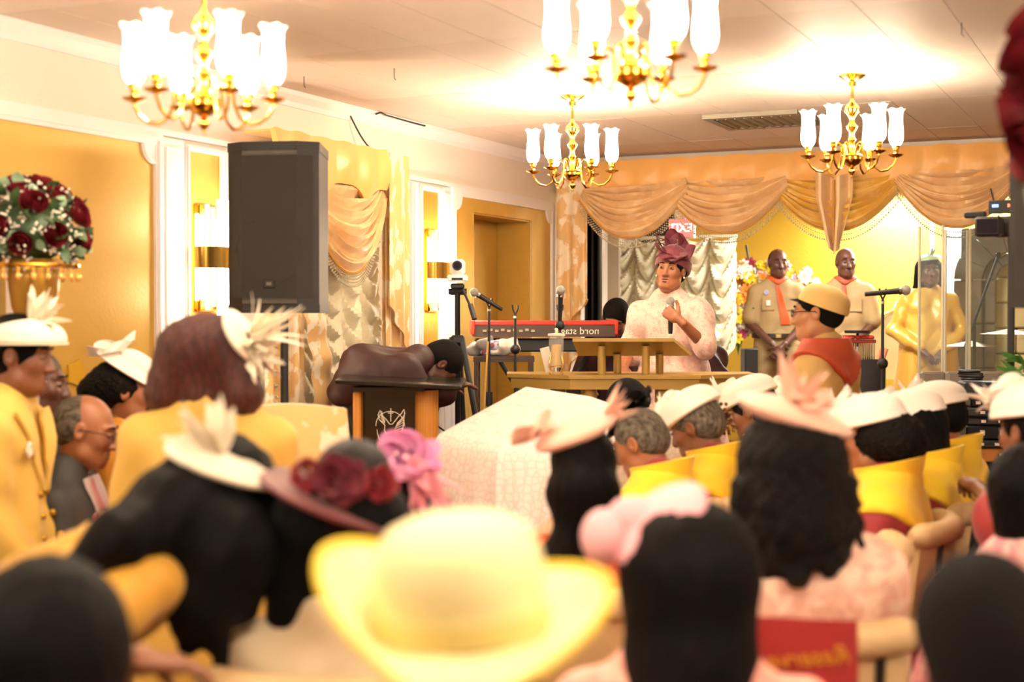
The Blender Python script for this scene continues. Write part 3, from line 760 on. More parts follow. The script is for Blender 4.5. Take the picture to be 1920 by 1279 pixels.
micstand('black microphone stand behind the glass candle holder on the pulpit', 1050, 7.9, 590, PF, (.02, -.3, 1), 610, 'black microphone standing upright above the red keyboard')
micstand('black microphone stand with a round knob at the right of the pulpit', 1655, 6.9, 562, PF, (1, -.1, .1), 682, 'black microphone lying level on the stand before the white and gold throne')
# camera on tripod
PT_ = thing('tripod', 'black camera tripod between the wall sconce and the niche', 'tripod', XY(858, 7.75, PF), YAW)
zt = P(858, 530, 7.75).z - PF
MB().tube([(0, 0, .25), (0, 0, zt - .03)], .015, 10).build('centre_column', M_blackm, PT_, local=True)
MB().box((0, 0, zt - .02), (.075, .08, .03), bev=.008).tube([(-.05, 0, zt - .05), (.05, 0, zt - .05)], .018, 8).build('pan_head', M_black, PT_, local=True)
MB().tube([(.03, -.02, zt - .04), (.085, -.07, zt - .16)], .007, 6).tube([(.07, -.05, zt - .12), (.095, -.08, zt - .2)], .014, 8).build('pan_handle', M_black, PT_, local=True)
MB().box((0, 0, zt - .31), (.07, .07, .05), bev=.01).build('spider', M_black, PT_, local=True)
for a in (200, 320, 80):
    c, s_ = math.cos(math.radians(a)), math.sin(math.radians(a))
    l = MB().tube([(.03 * c, .03 * s_, zt - .3), (.17 * c, .17 * s_, zt * .4)], .016, 8).build('leg', M_black, PT_, local=True)
    MB().tube([(.16 * c, .16 * s_, zt * .43), (.27 * c, .27 * s_, .012)], .011, 8).build('lower_leg', M_black, l, local=True)
    MB().tube([(.0, 0, zt * .42), (.17 * c, .17 * s_, zt * .5)], .005, 6).build('strut', M_black, PT_, local=True)
CMr = thing('video_camera', 'small white robotic video camera on top of the black tripod', 'camera', XY(858, 7.75, PF + zt + .001), YAW)
M_wp = mat('white plastic', 0xeeeae4, .35)
MB().box((0, 0, .022), (.11, .1, .038), bev=.008).build('base', M_wp, CMr, local=True)
MB().box((0, 0, .083), (.082, .075, .085), bev=.014).build('head', M_wp, CMr, local=True)
MB().tube([(0, -.036, .09), (0, -.06, .09)], .027, 16).build('lens_barrel', M_black, CMr, local=True)
MB().tube([(0, -.058, .09), (0, -.062, .09)], .019, 16).build('lens_glass', mat('dark lens', 0x2c2a38, .05, .5), CMr, local=True)
MB().box((0, -.052, .018), (.06, .004, .012)).build('front_strip', M_black, CMr, local=True)
# red stage keyboard, back panel to the camera
kd = 8.7; kp = P(1022, 602, kd); KB = thing('keyboard', 'red stage keyboard with its dark back panel and mirrored white lettering towards us', 'keyboard', kp, YAW + .06)
kw = .88; M_red = mat('red lacquer', 0xc8392c, .3); M_kback = mat('keyboard back panel', 0x4a3a30, .45)
MB().box((0, .15, -.012), (kw, .30, .03), bev=.006).build('red_top', M_red, KB, local=True)
MB().box((0, .15, -.062), (kw - .01, .29, .07)).build('back_panel', M_kback, KB, local=True)
for sx in (-1, 1): MB().box((sx * kw / 2, .15, -.04), (.022, .31, .09), bev=.005).build('red_end_cheek', M_red, KB, local=True)
RX = Matrix.Rotation(PI / 2, 4, 'X'); MIR = Matrix.Diagonal((-1, 1, 1, 1))
text_mb('nord stage', .062).build('lettering', mat('white print', 0xf1e6d4, .5), KB, M=Matrix.Translation((.2, .0, -.062)) @ RX @ MIR, local=True)
for k in range(9): MB().box((-.37 + k * .037, .002, -.06 + .006 * (k % 2)), (.022, .006, .014)).build('socket', mat('socket metal', 0xb8a890, .3, .8), KB, local=True)
KS = thing('keyboard_stand', 'black stand and lower keyboard shelf beneath the red keyboard', 'stand', XY(1022, kd, PF), YAW + .06)
zk = kp.z - PF - .105
MB().box((0, .18, zk - .045), (kw - .04, .26, .08), bev=.008).build('lower_board', M_black, KS, local=True)
for sx in (-1, 1):
    MB().tube([(sx * .36, .02, .02), (-sx * .30, .2, zk - .09)], .016, 8).build('cross_leg', M_black, KS, local=True)
    MB().box((sx * .3, .12, .012), (.04, .4, .024)).build('foot_bar', M_black, KS, local=True)
# side table with towels behind the keyboard
ST = thing('side_table', 'low dark table with clutter in front of the niche', 'table', XY(945, 8.5, PF), YAW)
zs = P(945, 668, 8.5).z - PF
MB().box((0, 0, zs - .015), (.36, .3, .03)).build('tabletop', mat('dark wood', 0x3a2416, .4), ST, local=True)
for sx in (-1, 1):
    for sy in (-1, 1): MB().box((sx * .16, sy * .13, (zs - .03) / 2), (.03, .03, zs - .03)).build('leg', MC['dark wood'], ST, local=True)
# ---------------------------------------------------------------- black lectern at the left of the stage
M_blkg = mat('black acrylic', 0x1c1813, .22); M_wood = mat('honey wood', 0xd6913c, .4, c2=0xcb8434, pat='wave', ps=3, lo=.3, hi=.8, stretch=(8, 8, .5))
ld_ = 6.85
LC = thing('lectern', 'black lectern with honey wood columns and a white winged cross emblem', 'lectern', XY(745, ld_, PF), YAW - .02)
ztop = P(745, 714, ld_).z - PF; sx_ = ld_ / F
def lxp(px): return (px - 745) * sx_
MB().box((lxp(755), .0, ztop), (lxp(870) - lxp(640), .46, .02), Matrix.Rotation(math.radians(2.5), 3, 'X') @ Matrix.Rotation(math.radians(3), 3, 'Y'), bev=.004).build('slanted_top', M_blkg, LC, local=True)
MB().box((lxp(735), .0, ztop - .035), (lxp(800) - lxp(670), .3, .02)).build('top_support', M_blkg, LC, local=True)
MB().box((lxp(672), 0, (ztop - .05) / 2 + .02), (lxp(680) - lxp(665), .14, ztop - .09), bev=.006).build('column', M_wood, LC, local=True)
cw = (lxp(822) - lxp(778)) / 2
MB().lathe([(cw, .03), (cw, ztop - .045)], ((lxp(800)), 0, 0), 28).build('column', M_wood, LC, local=True)
MB().box((lxp(729), .02, (ztop - .05) / 2 + .02), (lxp(779) - lxp(680), .012, ztop - .09)).build('front_panel', mat('dark smoked acrylic', 0x221a10, .12), LC, local=True)
MB().box((lxp(740), 0, .015), (.56, .38, .03), bev=.005).build('base', M_blkg, LC, local=True)
em = MB(); cxe, cze = lxp(732), P(732, 790, ld_).z - PF; k = sx_
def E(x, y): return (cxe + (x) * k, .008, cze - (y) * k)
def tb_(pts, r=.9): em.tube([E(*p) for p in pts], r * k, 5)
tb_([(0, -24), (0, 1)], 1.1); tb_([(-5, -15), (5, -15)], 1)
tb_([(27 * math.cos(a) - 1, 18 * math.sin(a) * 1.45 + 8) for a in [PI * .02 - i * PI * 1.04 / 20 for i in range(21)]], .8)
tb_([(-26, 16), (-25, 24), (-22, 34), (-12, 42), (4, 44), (18, 38), (26, 26), (27, 16)], .8)
tb_([(-20, -20), (-24, -12), (-22, -3), (-16, 3), (-11, 8), (-12, 18), (-8, 26), (2, 30), (14, 26), (24, 14)], 1)
tb_([(-18, -19), (-15, -9), (-8, -2), (-2, 6), (3, 6), (8, 0), (14, -8), (20, -14), (25, -22)], 1)
for i in range(7):
    tb_([(25 + .6 * i - i * i * .12, -22 + i * 5), (27 - i * 1.0, -14 + i * 5.4), (20 - i * 2.2, -4 + i * 4.2), (12 - i * 1.2, 4 + i * 2.6)], .75)
for i in range(4): tb_([(-20 - i * .8, -18 + i * 5), (-16 + i * .2, -8 + i * 3), (-11, 0 + i * 1.5)], .7)
em.build('winged_cross_emblem', mat('white print', 0xf1e6d4, .5), LC, local=True)
# ---------------------------------------------------------------- the pulpit
M_pul = mat('khaki gold lacquer', 0xae8d44, .42, .25, bump=.05, bs=30)
pd = 7.35
PU = thing('pulpit', 'wide khaki gold pulpit with a raised slanted desk on round posts', 'pulpit', XY(1190, pd, PF), YAW)
ks = pd / F
def pxl(px): return (px - 1190) * ks
zt1 = P(1190, 703, pd).z - PF; zt0 = P(1190, 730, pd).z - PF
def bev_slab(x0, x1, y0, y1, ch, z0, z1, name, m=M_pul):
    poly = [(x0, y1), (x0 + .0, y0 + ch), (x0 + ch * 1.6, y0), (x1 - ch * 1.6, y0), (x1, y0 + ch), (x1, y1)]
    return MB().prism(poly, lambda a, b, z: (a, b, z), z0, z1).build(name, m, PU, local=True, smooth=False)
bev_slab(pxl(950), pxl(1428), -.05, .42, .2, zt1 - .02, zt1, 'table_top')
bev_slab(pxl(958), pxl(1420), -.035, .40, .19, zt0, zt1 - .021, 'apron')
for px, yy in ((1105, .02), (1245, .02), (1340, .06), (1050, .2), (1290, .3)):
    MB().lathe([(.042, .04), (.042, zt0 - .001)], (pxl(px), yy + .03, 0), 20).build('post', M_pul, PU, local=True)
bev_slab(pxl(975), pxl(1400), 0, .40, .19, 0, .04, 'base')
zd = P(1190, 635, pd).z - PF
tilt = .26
def dz(y): return zd - (y - .02) * -0.0
dk = [(pxl(1073), -.04), (pxl(1262), -.04), (pxl(1303) * 1.035, .24), (pxl(1092) * 1.03, .24)]
zf, zbk = P(1190, 634, pd).z - PF, P(1190, 661, pd + .25).z - PF
dkm = MB(); vs = []
for q in (0, .018):
    for (x, y) in dk: vs.append((x, y, (zf if y < 0 else zbk) - q))
dkm.add(vs, [(0, 1, 2, 3), (7, 6, 5, 4), (0, 4, 5, 1), (1, 5, 6, 2), (2, 6, 7, 3), (3, 7, 4, 0)]).build('reading_desk', mat('desk taupe lacquer', 0xb49450, .4, .1), PU, local=True, smooth=False)
for px, y_, zt_ in ((1129, .03, 0), (1212, .03, 0), (1163, .19, 0), (1244, .19, 0)):
    zq = zf + (zbk - zf) * ((y_ + .04) / .28) - .022
    MB().lathe([(.021, zt1 + .001), (.021, zq)], (pxl(px), y_, 0), 16).build('desk_post', M_pul, PU, local=True)
# glass candle holder
vd = pd - .02; V = thing('candle_holder', 'glass hurricane with a gold candle and curled gold feet, standing on the pulpit', 'candle holder', XY(1043, vd, P(1043, 703, vd).z - .012 + .016), YAW)
V.location.z = PF + zt1 + .001
M_gls = clear('clear glass', 0xffffff, .8); M_cand = mat('gold candle wax', 0xd9b04a, .35, .2); M_gf = mat('gold filigree', 0xe6bb62, .25, .8)
MB().grid(lambda u, v: (.038 * math.cos(-u * 2 * PI), .038 * math.sin(-u * 2 * PI), .04 + .165 * v), 20, 3).build('glass_cylinder', M_gls, V, local=True)
MB().lathe([(.004, .05), (.026, .05), (.026, .155), (.004, .157)], seg=16).build('candle', M_cand, V, local=True)
MB().lathe([(.042, .2), (.044, .205), (.042, .212), (.03, .214), (.008, .216), (.006, .23), (.01, .236), (.002, .242)], seg=18).build('lid', mat('pearl lid', 0xe9dfc8, .3), V, local=True)
for k_ in range(4):
    a = PI / 4 + k_ * PI / 2; c, s_ = math.cos(a), math.sin(a)
    MB().tube([(r * c, r * s_, z) for r, z in ((.038, .1), (.044, .08), (.05, .055), (.044, .03), (.034, .02), (.036, .006), (.044, .004))], .004, 6).build('curled_foot', M_gf, V, local=True)
MB().lathe([(.004, .036), (.04, .038), (.04, .046), (.004, .046)], seg=16).build('dish', M_gf, V, local=True)
PB = thing('paper', 'white folded paper leaning behind the glass candle holder', 'paper', XY(1026, vd + .1, PF + zt1 + .001), YAW + .3)
MB().box((0, 0, .068), (.05, .002, .13), Matrix.Rotation(-.25, 3, 'Y')).build('sheet', mat('paper', 0xe6ddd0, .8), PB, local=True)
PB.location.z += .008
# ---------------------------------------------------------------- draped table in the middle
TC = [P(818, 818, 5.7), P(985, 727, 6.4), P(1110, 746, 6.4), P(1235, 790, 6.1), P(1100, 870, 5.45), P(935, 845, 5.35)]
ctr = sum(TC, Vector()) / len(TC)
TB = thing('table', 'tall table hidden under the white lace cloth in front of the pulpit', 'table', (ctr.x, ctr.y, 0), YAW + .5)
MB().box((0, 0, 1.0), (.46, .4, .03)).build('tabletop', mat('dark wood', 0x3a2416, .4), TB, local=True)
for sx in (-1, 1):
    for sy in (-1, 1): MB().box((sx * .19, sy * .16, .4925), (.05, .05, .985)).build('leg', MC['dark wood'], TB, local=True)
def rimp(u):
    n = len(TC); x = u * n; i = int(x) % n; f = x - int(x); return TC[i].lerp(TC[(i + 1) % n], f)
top_c = ctr + Vector((0, 0, .05))
def cloth(u, v):
    r = rimp(u % 1.0)
    if v < .35: 
        t = v / .35; return top_c.lerp(r, t) + Vector((0, 0, .03 * math.sin(PI * t)))
    t = (v - .35) / .65; o = (r - ctr); o.z = 0; o.normalize()
    fold = .028 * t * math.sin(u * 2 * PI * 17 + math.sin(u * 9) * 2) + .018 * t * math.sin(u * 2 * PI * 7)
    q = r + o * (.015 * min(1, t * 12) + .11 * t + fold); q.z = r.z * (1 - t) + .006 * t - .02 * (1 - t) * min(1, t * 12); return q
M_lace = bpy.data.materials.new('white lace'); M_lace.use_nodes = True
nt = M_lace.node_tree; b = nt.nodes['Principled BSDF']; b.inputs['Roughness'].default_value = .75
tc = nt.nodes.new('ShaderNodeTexCoord'); vo = nt.nodes.new('ShaderNodeTexVoronoi'); vo.feature = 'DISTANCE_TO_EDGE'; vo.inputs['Scale'].default_value = 34; vo.inputs['Randomness'].default_value = .6
r_ = nt.nodes.new('ShaderNodeValToRGB'); r_.color_ramp.elements[0].position = .03; r_.color_ramp.elements[1].position = .12
r_.color_ramp.elements[0].color = lin(0xe2d2cb); r_.color_ramp.elements[1].color = lin(0xefe6e2)
bn = nt.nodes.new('ShaderNodeBump'); bn.inputs['Strength'].default_value = .5; bn.inputs['Distance'].default_value = .004
nt.links.new(tc.outputs['Object'], vo.inputs['Vector']); nt.links.new(vo.outputs[0], r_.inputs[0]); nt.links.new(r_.outputs[0], b.inputs['Base Color']); nt.links.new(vo.outputs[0], bn.inputs['Height']); nt.links.new(bn.outputs[0], b.inputs['Normal'])
cl = MB().grid(lambda u, v: cloth(1 - u, v), 204, 50, .004, closed=True).build('tablecloth', M_lace)
tag(cl, 'white lace cloth with a honeycomb pattern draped to the floor over the tall middle table', 'tablecloth')
# ---------------------------------------------------------------- people
def skin(name, c): return mat(name, c, .42, sub=.08, spec=.45)
SK = {'dark': skin('deep brown skin', 0x5a3526), 'brown': skin('brown skin', 0x84543a), 'mid': skin('warm brown skin', 0x9a6343), 'light': skin('light brown skin', 0xb98158)}
M_lip = mat('lip', 0x5e2c28, .4); M_eyew = mat('eye white', 0x877a70, .5); M_iris = mat('iris', 0x1c100b, .15)
M_hair = mat('black hair', 0x080706, .6, spec=.1, bump=.6, bs=60, stretch=(6, 6, .6)); M_hairs = mat('short black hair', 0x0e0b09, .8, spec=.15, bump=.6, bs=400)
M_hairg = mat('grey hair', 0x3c352e, .8, spec=.2, bump=.8, bs=90, stretch=(4, 1, 1), c2=0x7c7264, ps=40, lo=.35, hi=.7); M_hairr = mat('auburn hair', 0x3d1712, .45, bump=.8, bs=50, c2=0x541f17, ps=20, stretch=(5, 5, .8))
M_hairc = mat('curly black hair', 0x0a0806, .6, spec=.15, bump=1, bs=120)
def V3(*a): return Vector(a)
def head_prims():
    p = [el((0, -.014, .034), (.076, .094, .086), .02), el((0, .026, -.03), (.058, .066, .082), .04), rc((0, .045, -.082), (0, .064, -.100), .032, .019, .03)]
    for s_ in (-1, 1):
        p += [el((s_ * .038, .056, -.022), (.024, .026, .026), .025), rc((s_ * .044, .02, -.075), (s_ * .02, .055, -.095), .026, .022, .03)]
        p += [rc((s_ * .012, .086, .024), (s_ * .044, .074, .028), .0085, .007, .016)]
    p += [el((s_ * .031, .094, .004), (.017, .017, .012), .014, sub=True) for s_ in (-1, 1)]
    p += [rc((0, .088, .012), (0, .105, -.034), .0085, .012, .014), el((0, .098, -.040), (.021, .012, .009), .012)]
    p += [rc((-.018, .081, -.066), (.018, .081, -.066), .0075, None, .01), rc((-.014, .079, -.078), (.014, .079, -.078), .009, None, .01)]
    p += [el((s_ * .031, .083, .004), (.013, .012, .0085), .005) for s_ in (-1, 1)]
    for s_ in (-1, 1):
        p += [el((s_ * .079, -.006, .0), (.009, .019, .03), .008), el((s_ * .087, -.002, .004), (.007, .01, .016), .006, sub=True)]
    p += [rc((0, -.02, -.05), (0, -.03, -.15), .052, .055, .04)]
    return p
def hand_prims(curl, spread=.12, thumb=.5, L=1.0):
    """wrist at the origin, +y to the fingers, +z the back of the hand, thumb on +x"""
    p = [rc((-.024, .03, 0), (-.03, .085, 0), .015, .012, .02), rc((0, .02, 0), (-.008, .088, .002), .017, .013, .02), rc((.018, .03, 0), (.018, .088, 0), .016, .012, .02), rc((0, -.03, 0), (0, .02, 0), .024, .022, .02)]
    for i, (x, ln) in enumerate(((.027, .072), (.009, .08), (-.01, .075), (-.028, .06))):
        a = 0; q = Vector((x, .088, 0)); sp = (x * spread * 3)
        r = .0088 - .0008 * (i == 3)
        for j, f in enumerate((.45, .31, .24)):
            a += curl * (.9, 1.1, .8)[j]
            d = Vector((math.sin(sp), math.cos(a) * math.cos(sp), -math.sin(a))) * ln * f
            p.append(rc(q, q + d, r, r * .92, .005)); q = q + d; r *= .92
    q = Vector((.03, .03, -.004))
    for j, ln in enumerate((.035, .03, .025)):
        a = thumb * (1 + .5 * j)
        d = Vector((math.cos(a * 1.2) * .8, .75, -math.sin(a) * .9)).normalized() * ln
        p.append(rc(q, q + d, .0125 - .0015 * j, .011 - .001 * j, .006)); q = q + d
    return p
HB = {}
def head_base(res):
    if res not in HB: HB[res] = sdf(head_prims(), res)
    return HB[res]
def hand_mat(w, d, up, side):
    y = Vector(d).normalized(); z = Vector(up); z = (z - y * z.dot(y)).normalized(); x = y.cross(z)
    m = Matrix((x, y, z)).transposed().to_4x4()
    if side * 1 > 0: m = m @ Matrix.Diagonal((-1, 1, 1, 1))
    return Matrix.Translation(w) @ m
class Person: pass
def person(lab, head, rel, floor=0, sit=False, sk='brown', hs=1, hyaw=0, hpitch=0, hroll=0, lean=(0, .05), w=1.0, arms=None, neck=None, legs=None,
           res=.014, hres=.0055, face=True, eyes=True, group=None, pel=None, pelz=None, lips=True, girth=1.0, handcurl=.35, handup=None, handdir=None, hands=True, knee=None, ww=None, we=None):
    hp = P(*head) if not isinstance(head, Vector) else head
    rz = YAW + math.radians(rel); Rz = Matrix.Rotation(rz, 3, 'Z')
    hz = hp.z - floor; Hc = V3(lean[0], lean[1], hz)
    loc = hp - Rz @ Hc; loc.z = floor
    q = Person(); q.t = thing('person', lab, 'person', loc, rz, group)
    q.MW = Matrix.Translation(loc) @ Rz.to_4x4()
    q.MH = Matrix.Translation(Hc) @ (Matrix.Rotation(math.radians(hyaw), 4, 'Z') @ Matrix.Rotation(math.radians(hpitch), 4, 'X') @ Matrix.Rotation(math.radians(hroll), 4, 'Y')) @ Matrix.Scale(hs, 4)
    H = hz + .12
    zp = pelz if pelz else (.54 if sit else .53 * H)
    Pv = V3(0, 0, zp); nb = q.MH @ V3(0, -.03, -.13)
    Nk = V3(*neck) if neck else nb + V3(0, -.01, -.035)
    t = (Nk - Pv).normalized(); xd = V3(1, 0, 0)
    Sh = Nk - t * .045; sw = .165 * w
    q.S = {s_: Sh + xd * s_ * sw - t * .018 for s_ in (-1, 1)}
    sc = 1 if sit else H / 1.72
    A = {}
    for s_ in (-1, 1):
        a = (arms or {}).get(s_)
        if a is None:
            a = (V3(s_ * .05, .06, -.27), V3(s_ * -.06, .28, -.30)) if sit else (V3(s_ * .05, -.02, -.28), V3(s_ * .06, .06, -.53))
        A[s_] = (q.S[s_] + Vector(a[0]) * sc, q.S[s_] + Vector(a[1]) * sc)
        if ww and s_ in ww: A[s_] = (q.MW.inverted() @ we[s_], q.MW.inverted() @ ww[s_])
    q.A = A; q.Nk = Nk; q.Pv = Pv; q.tv = t; g = girth
    tor = []
    fw = V3(0, 1, 0); fw = (fw - t * fw.dot(t)).normalized()
    Lt = (Nk - Pv).length
    for s_ in (-1, 1):
        tor += [rc(Pv + xd * s_ * .075 * w, Pv + t * Lt * .45 + xd * s_ * .06 * w, .11 * g, .092 * g, .04), rc(Pv + t * Lt * .45 + xd * s_ * .06 * w, Sh - t * .10 + xd * s_ * .085 * w, .092 * g, .09 * (.5 + .5 * g), .04)]
        tor += [rc(Sh - t * .03 + xd * s_ * .03, q.S[s_] - t * .02, .05, .046, .04)]
    for s_ in (-1, 1): tor.append(rc(Nk + t * .015 + xd * s_ * .022, q.S[s_] - t * .01 - xd * s_ * .03, .05 * hs, .044, .04))
    q.tor = tor
    body = list(tor) + [rc(Nk - t * .02, q.MH @ V3(0, -.022, -.07), .06 * hs, .052 * hs, .03)]
    q.arm = {}
    for s_ in (-1, 1):
        e, wr = A[s_]
        q.arm[s_] = [rc(q.S[s_] - t * .02, e, .047, .039, .03), rc(e, wr, .039, .026, .02)]
        body += q.arm[s_]
    if legs is None:
        if sit:
            kk = knee or .43
            legs = {s_: [V3(s_ * .09, .02, zp - .02), V3(s_ * .12, kk, min(zp + .0, .5)), V3(s_ * .12, kk + .02, .09), V3(s_ * .13, kk + .14, .04)] for s_ in (-1, 1)}
        else:
            legs = {s_: [V3(s_ * .09, 0, zp - .04), V3(s_ * .10, .02, zp * .52), V3(s_ * .11, -.01, .09), V3(s_ * .13, .12, .035)] for s_ in (-1, 1)}
    q.legs = legs; q.leg = {}
    for s_ in (-1, 1):
        a, b, c, d_ = legs[s_]
        q.leg[s_] = [rc(a, b, .088 * (.6 + .4 * g), .06, .05), rc(b, c, .058, .04, .03)]; body += q.leg[s_] + [rc(c, d_, .042, .03, .03)]
    parts = [sdf(body, res), xf(head_base(hres), q.MH)]
    q.HM = {}
    for s_ in (-1, 1):
        e, wr = A[s_]
        hd = (handdir or {}).get(s_, (wr - e)); up = (handup or {}).get(s_, V3(0, 0, 1) if abs((wr - e).normalized().z) < .8 else V3(s_, 0, 0))
        q.HM[s_] = hand_mat(wr, hd, up, s_)
        if hands:
            hcv = handcurl.get(s_, .35) if isinstance(handcurl, dict) else handcurl
            V, Q = xf(sdf(hand_prims(hcv), .0042), q.HM[s_])
            if s_ > 0: Q = Q[:, ::-1]
            parts.append((V, Q))
    q.body = np_mesh('body', parts, SK[sk], q.t)
    if face and eyes:
        for s_ in (-1, 1):
            e = MB().ball((s_ * .031, .0835, .0045), (.0125, .0118, .0062), 10, 6).build('eye', M_eyew, q.t, M=q.MH, local=True)
            MB().ball((s_ * .031, .0935, .0045), (.0055, .003, .0052), 8, 5).build('iris', M_iris, e, M=q.MH, local=True)
            MB().tube([(s_ * .014, .097, .028), (s_ * .03, .094, .033), (s_ * .048, .081, .029)], [.003, .0035, .002], 6).build('eyebrow', M_hairs, q.t, M=q.MH, local=True)
    if face and lips:
        MB().ball((0, .0845, -.0655), (.024, .0095, .006), 12, 6).ball((0, .0835, -.0785), (.02, .0105, .0075), 12, 6).build('lips', M_lip, q.t, M=q.MH, local=True)
    return q
def grow(prims, t): return [(p[0], p[1], p[2], p[3] + t, p[4] + t, p[5]) for p in prims]
def lerpc(p, f):     # shorten a cone prim
    a, b = Vector(p[1]), Vector(p[2]); return rc(a, a.lerp(b, f), p[3], p[3] + (p[4] - p[3]) * f, p[5])
def top(q, m, name='jacket', t=.016, sl=2.0, puff=0, hem=.0, fold=.004, flare=0, res=.012, loose=0, extra=None, sleeves=(-1, 1), seed=0):
    p = grow(q.tor, t)
    for s_ in sleeves:
        a = grow(q.arm[s_], t * .9 + loose)
        if sl <= 0: continue
        if sl <= 1: p.append(lerpc(a[0], sl))
        else:
            p.append(a[0]); p.append(lerpc(a[1], min(sl - 1, .97)))
        if puff: p.append(el((q.S[s_] + (q.A[s_][0] - q.S[s_]) * .25), (.062 + puff, .062 + puff, .07 + puff), .05))
    cut = None
    if hem:
        zh = q.Pv.z - hem
        for s_ in (-1, 0, 1):
            p.append(rc(q.Pv + V3(s_ * .06, 0, .05), q.Pv + V3(s_ * (.065 + flare), 0, -hem - .1), .108 + t, .112 + t + flare * .6, .08))
        cut = lambda X, Y, Z: zh - Z + 0 * X + 0 * Y
        if q.A[1][1].z < zh + .03 or q.A[-1][1].z < zh + .03:
            cut = lambda X, Y, Z: np.where(np.abs(X) > .2, -1.0, zh - Z + 0 * Y)
    if extra: p += extra
    return np_mesh(name, [sdf(p, res, noise=folds(fold * 1.5, 42, 34, 31, seed) if fold else None, cut=cut)], m, q.t)
def skirt(q, m, name='skirt', zb=.35, flare=.1, t=.03, fold=.006, sit=False, res=.016):
    p = []
    if sit:
        for s_ in (-1, 1):
            a, b, c, d_ = q.legs[s_]; p += [rc(a, b, .13, .1, .08), rc(b, c.lerp(b, .3), .1, .1, .06)]
        p += [rc(q.Pv, q.Pv + V3(0, .2, 0), .14, .12, .08)]
    else:
        for s_ in (-1, 1): p += [rc(q.Pv + V3(s_ * .07, 0, .05), V3(s_ * (.09 + flare), q.Pv.y, zb + .12), .125 + t, .13 + flare, .1)]
    cut = None if sit else (lambda X, Y, Z: zb - Z + 0 * X + 0 * Y)
    return np_mesh(name, [sdf(p, res, noise=folds(fold, 50, 46, 3), cut=cut)], m, q.t)
def trousers(q, m, name='trousers', res=.014):
    p = [rc(q.Pv + V3(s_ * .06, 0, .06), q.Pv + V3(s_ * .06, 0, -.06), .13, .12, .05) for s_ in (-1, 1)]
    for s_ in (-1, 1):
        a, b, c, d_ = q.legs[s_]; p += [rc(a, b, .105, .078, .05), rc(b, c, .078, .066, .03)]
    return np_mesh(name, [sdf(p, res, noise=folds(.003, 30, 30, 20))], m, q.t)
def shoes(q, m):
    for s_ in (-1, 1):
        c, d_ = q.legs[s_][2], q.legs[s_][3]
        np_mesh('shoe', [sdf([rc(c + V3(0, -.02, -.05), d_ + V3(0, .02, .005), .04, .035, .03)], .01, cut=lambda X, Y, Z: .003 - Z + 0 * X + 0 * Y)], m, q.t)
def hp_mesh(q, name, prims, m, res=.007, noise=None, cut=None, parent=None):
    return np_mesh(name, [xf(sdf(prims, res, noise=noise, cut=cut), q.MH)], m, parent or q.t)
def hairnoise(amp, f=150, z=20): return lambda X, Y, Z: amp * np.sin(f * X + 3 * np.sin(z * Z)) * np.sin(f * Y + 2 * np.sin(z * Z + 1))
FACE = el((0, .105, -.045), (.062, .07, .085), .015, sub=True)
FACEB = el((0, .12, -.04), (.066, .078, .1), .015, sub=True)
def hair_short(q, m=None, t=.006, low=-.03, rec=0):
    return hp_mesh(q, 'hair', [el((0, -.016 - rec, .036 - rec * .5), (.077 + t, .094 + t, .087 + t), .02), el((0, -.05, -.01), (.066 + t, .06 + t, .06), .03), el((0, .12, -.03), (.085, .075, .09), .01, sub=True), el((.09, .0, -.015), (.03, .028, .045), .008, sub=True), el((-.09, .0, -.015), (.03, .028, .045), .008, sub=True)], m or M_hairs, .006)
def hair_bob(q, m=None, wd=.1, ln=.2, back=.09, name='hair', res=.009, amp=.0025, flip=0):
    p = [el((0, -.02, .03), (wd, .108, .098), .04)]
    for s_ in (-1, 0, 1):
        p.append(rc((s_ * (wd - .045), -.045, .02), (s_ * (wd - .045 + flip), -.05, -ln + .05), .062, .055 + flip * .3, .05))
    p.append(FACEB)
    return hp_mesh(q, name, p, m or M_hair, res, hairnoise(amp))
def hair_long(q, pts, r, m=None, res=.012, extra=()):
    p = [el((0, -.02, .03), (.094, .108, .1), .03), FACEB] if False else [el((0, -.02, .03), (.094, .108, .1), .03)]
    for i in range(len(pts) - 1): p.append(rc(pts[i], pts[i + 1], r[i], r[i + 1], .05))
    p += list(extra); p.append(FACEB)
    return hp_mesh(q, 'hair', p, m or M_hair, res, hairnoise(.004, 90, 9))
def ring_mb(c, r, r2, n=24, M=None, ry=None):
    b = MB(); b.tube([(c[0] + r * math.cos(a), c[1] + (ry or r) * math.sin(a), c[2]) for a in [i * 2 * PI / n for i in range(n + 1)]], r2, 6, cap=False); return b
def hpart(q, name, mb, m, M=None, parent=None):
    return mb.build(name, m, parent or q.t, M=(q.MH if M is None else q.MH @ M), local=True)
def HM(loc, rx=0, ry=0, rz=0): return Matrix.Translation(loc) @ Euler((math.radians(rx), math.radians(ry), math.radians(rz))).to_matrix().to_4x4()
def feathers(n, L_, w, cdir, spread, curve=.3, seed=0, two=True):
    rnd = random.Random(seed); b = MB()
    for i in range(n):
        d = (Vector(cdir).normalized() + Vector((rnd.uniform(-1, 1), rnd.uniform(-1, 1), rnd.uniform(-1, 1))) * spread).normalized()
        s_ = d.orthogonal().normalized(); s_.rotate(Matrix.Rotation(rnd.random() * 6, 3, d)); n_ = d.cross(s_); l = L_ * rnd.uniform(.65, 1.1); cv = curve * rnd.uniform(-1, 1)
        def fn(u, v, d=d, s_=s_, n_=n_, l=l, cv=cv):
            ww = w * (math.sin(PI * min(1, v * .9 + .08)) ** .7) * (1 - .5 * v)
            return d * l * v + n_ * cv * l * v * v + s_ * (u - .5) * 2 * ww + n_ * abs(u - .5) * ww * .5
        b.grid(fn, 2, 6, .0012)
    return b
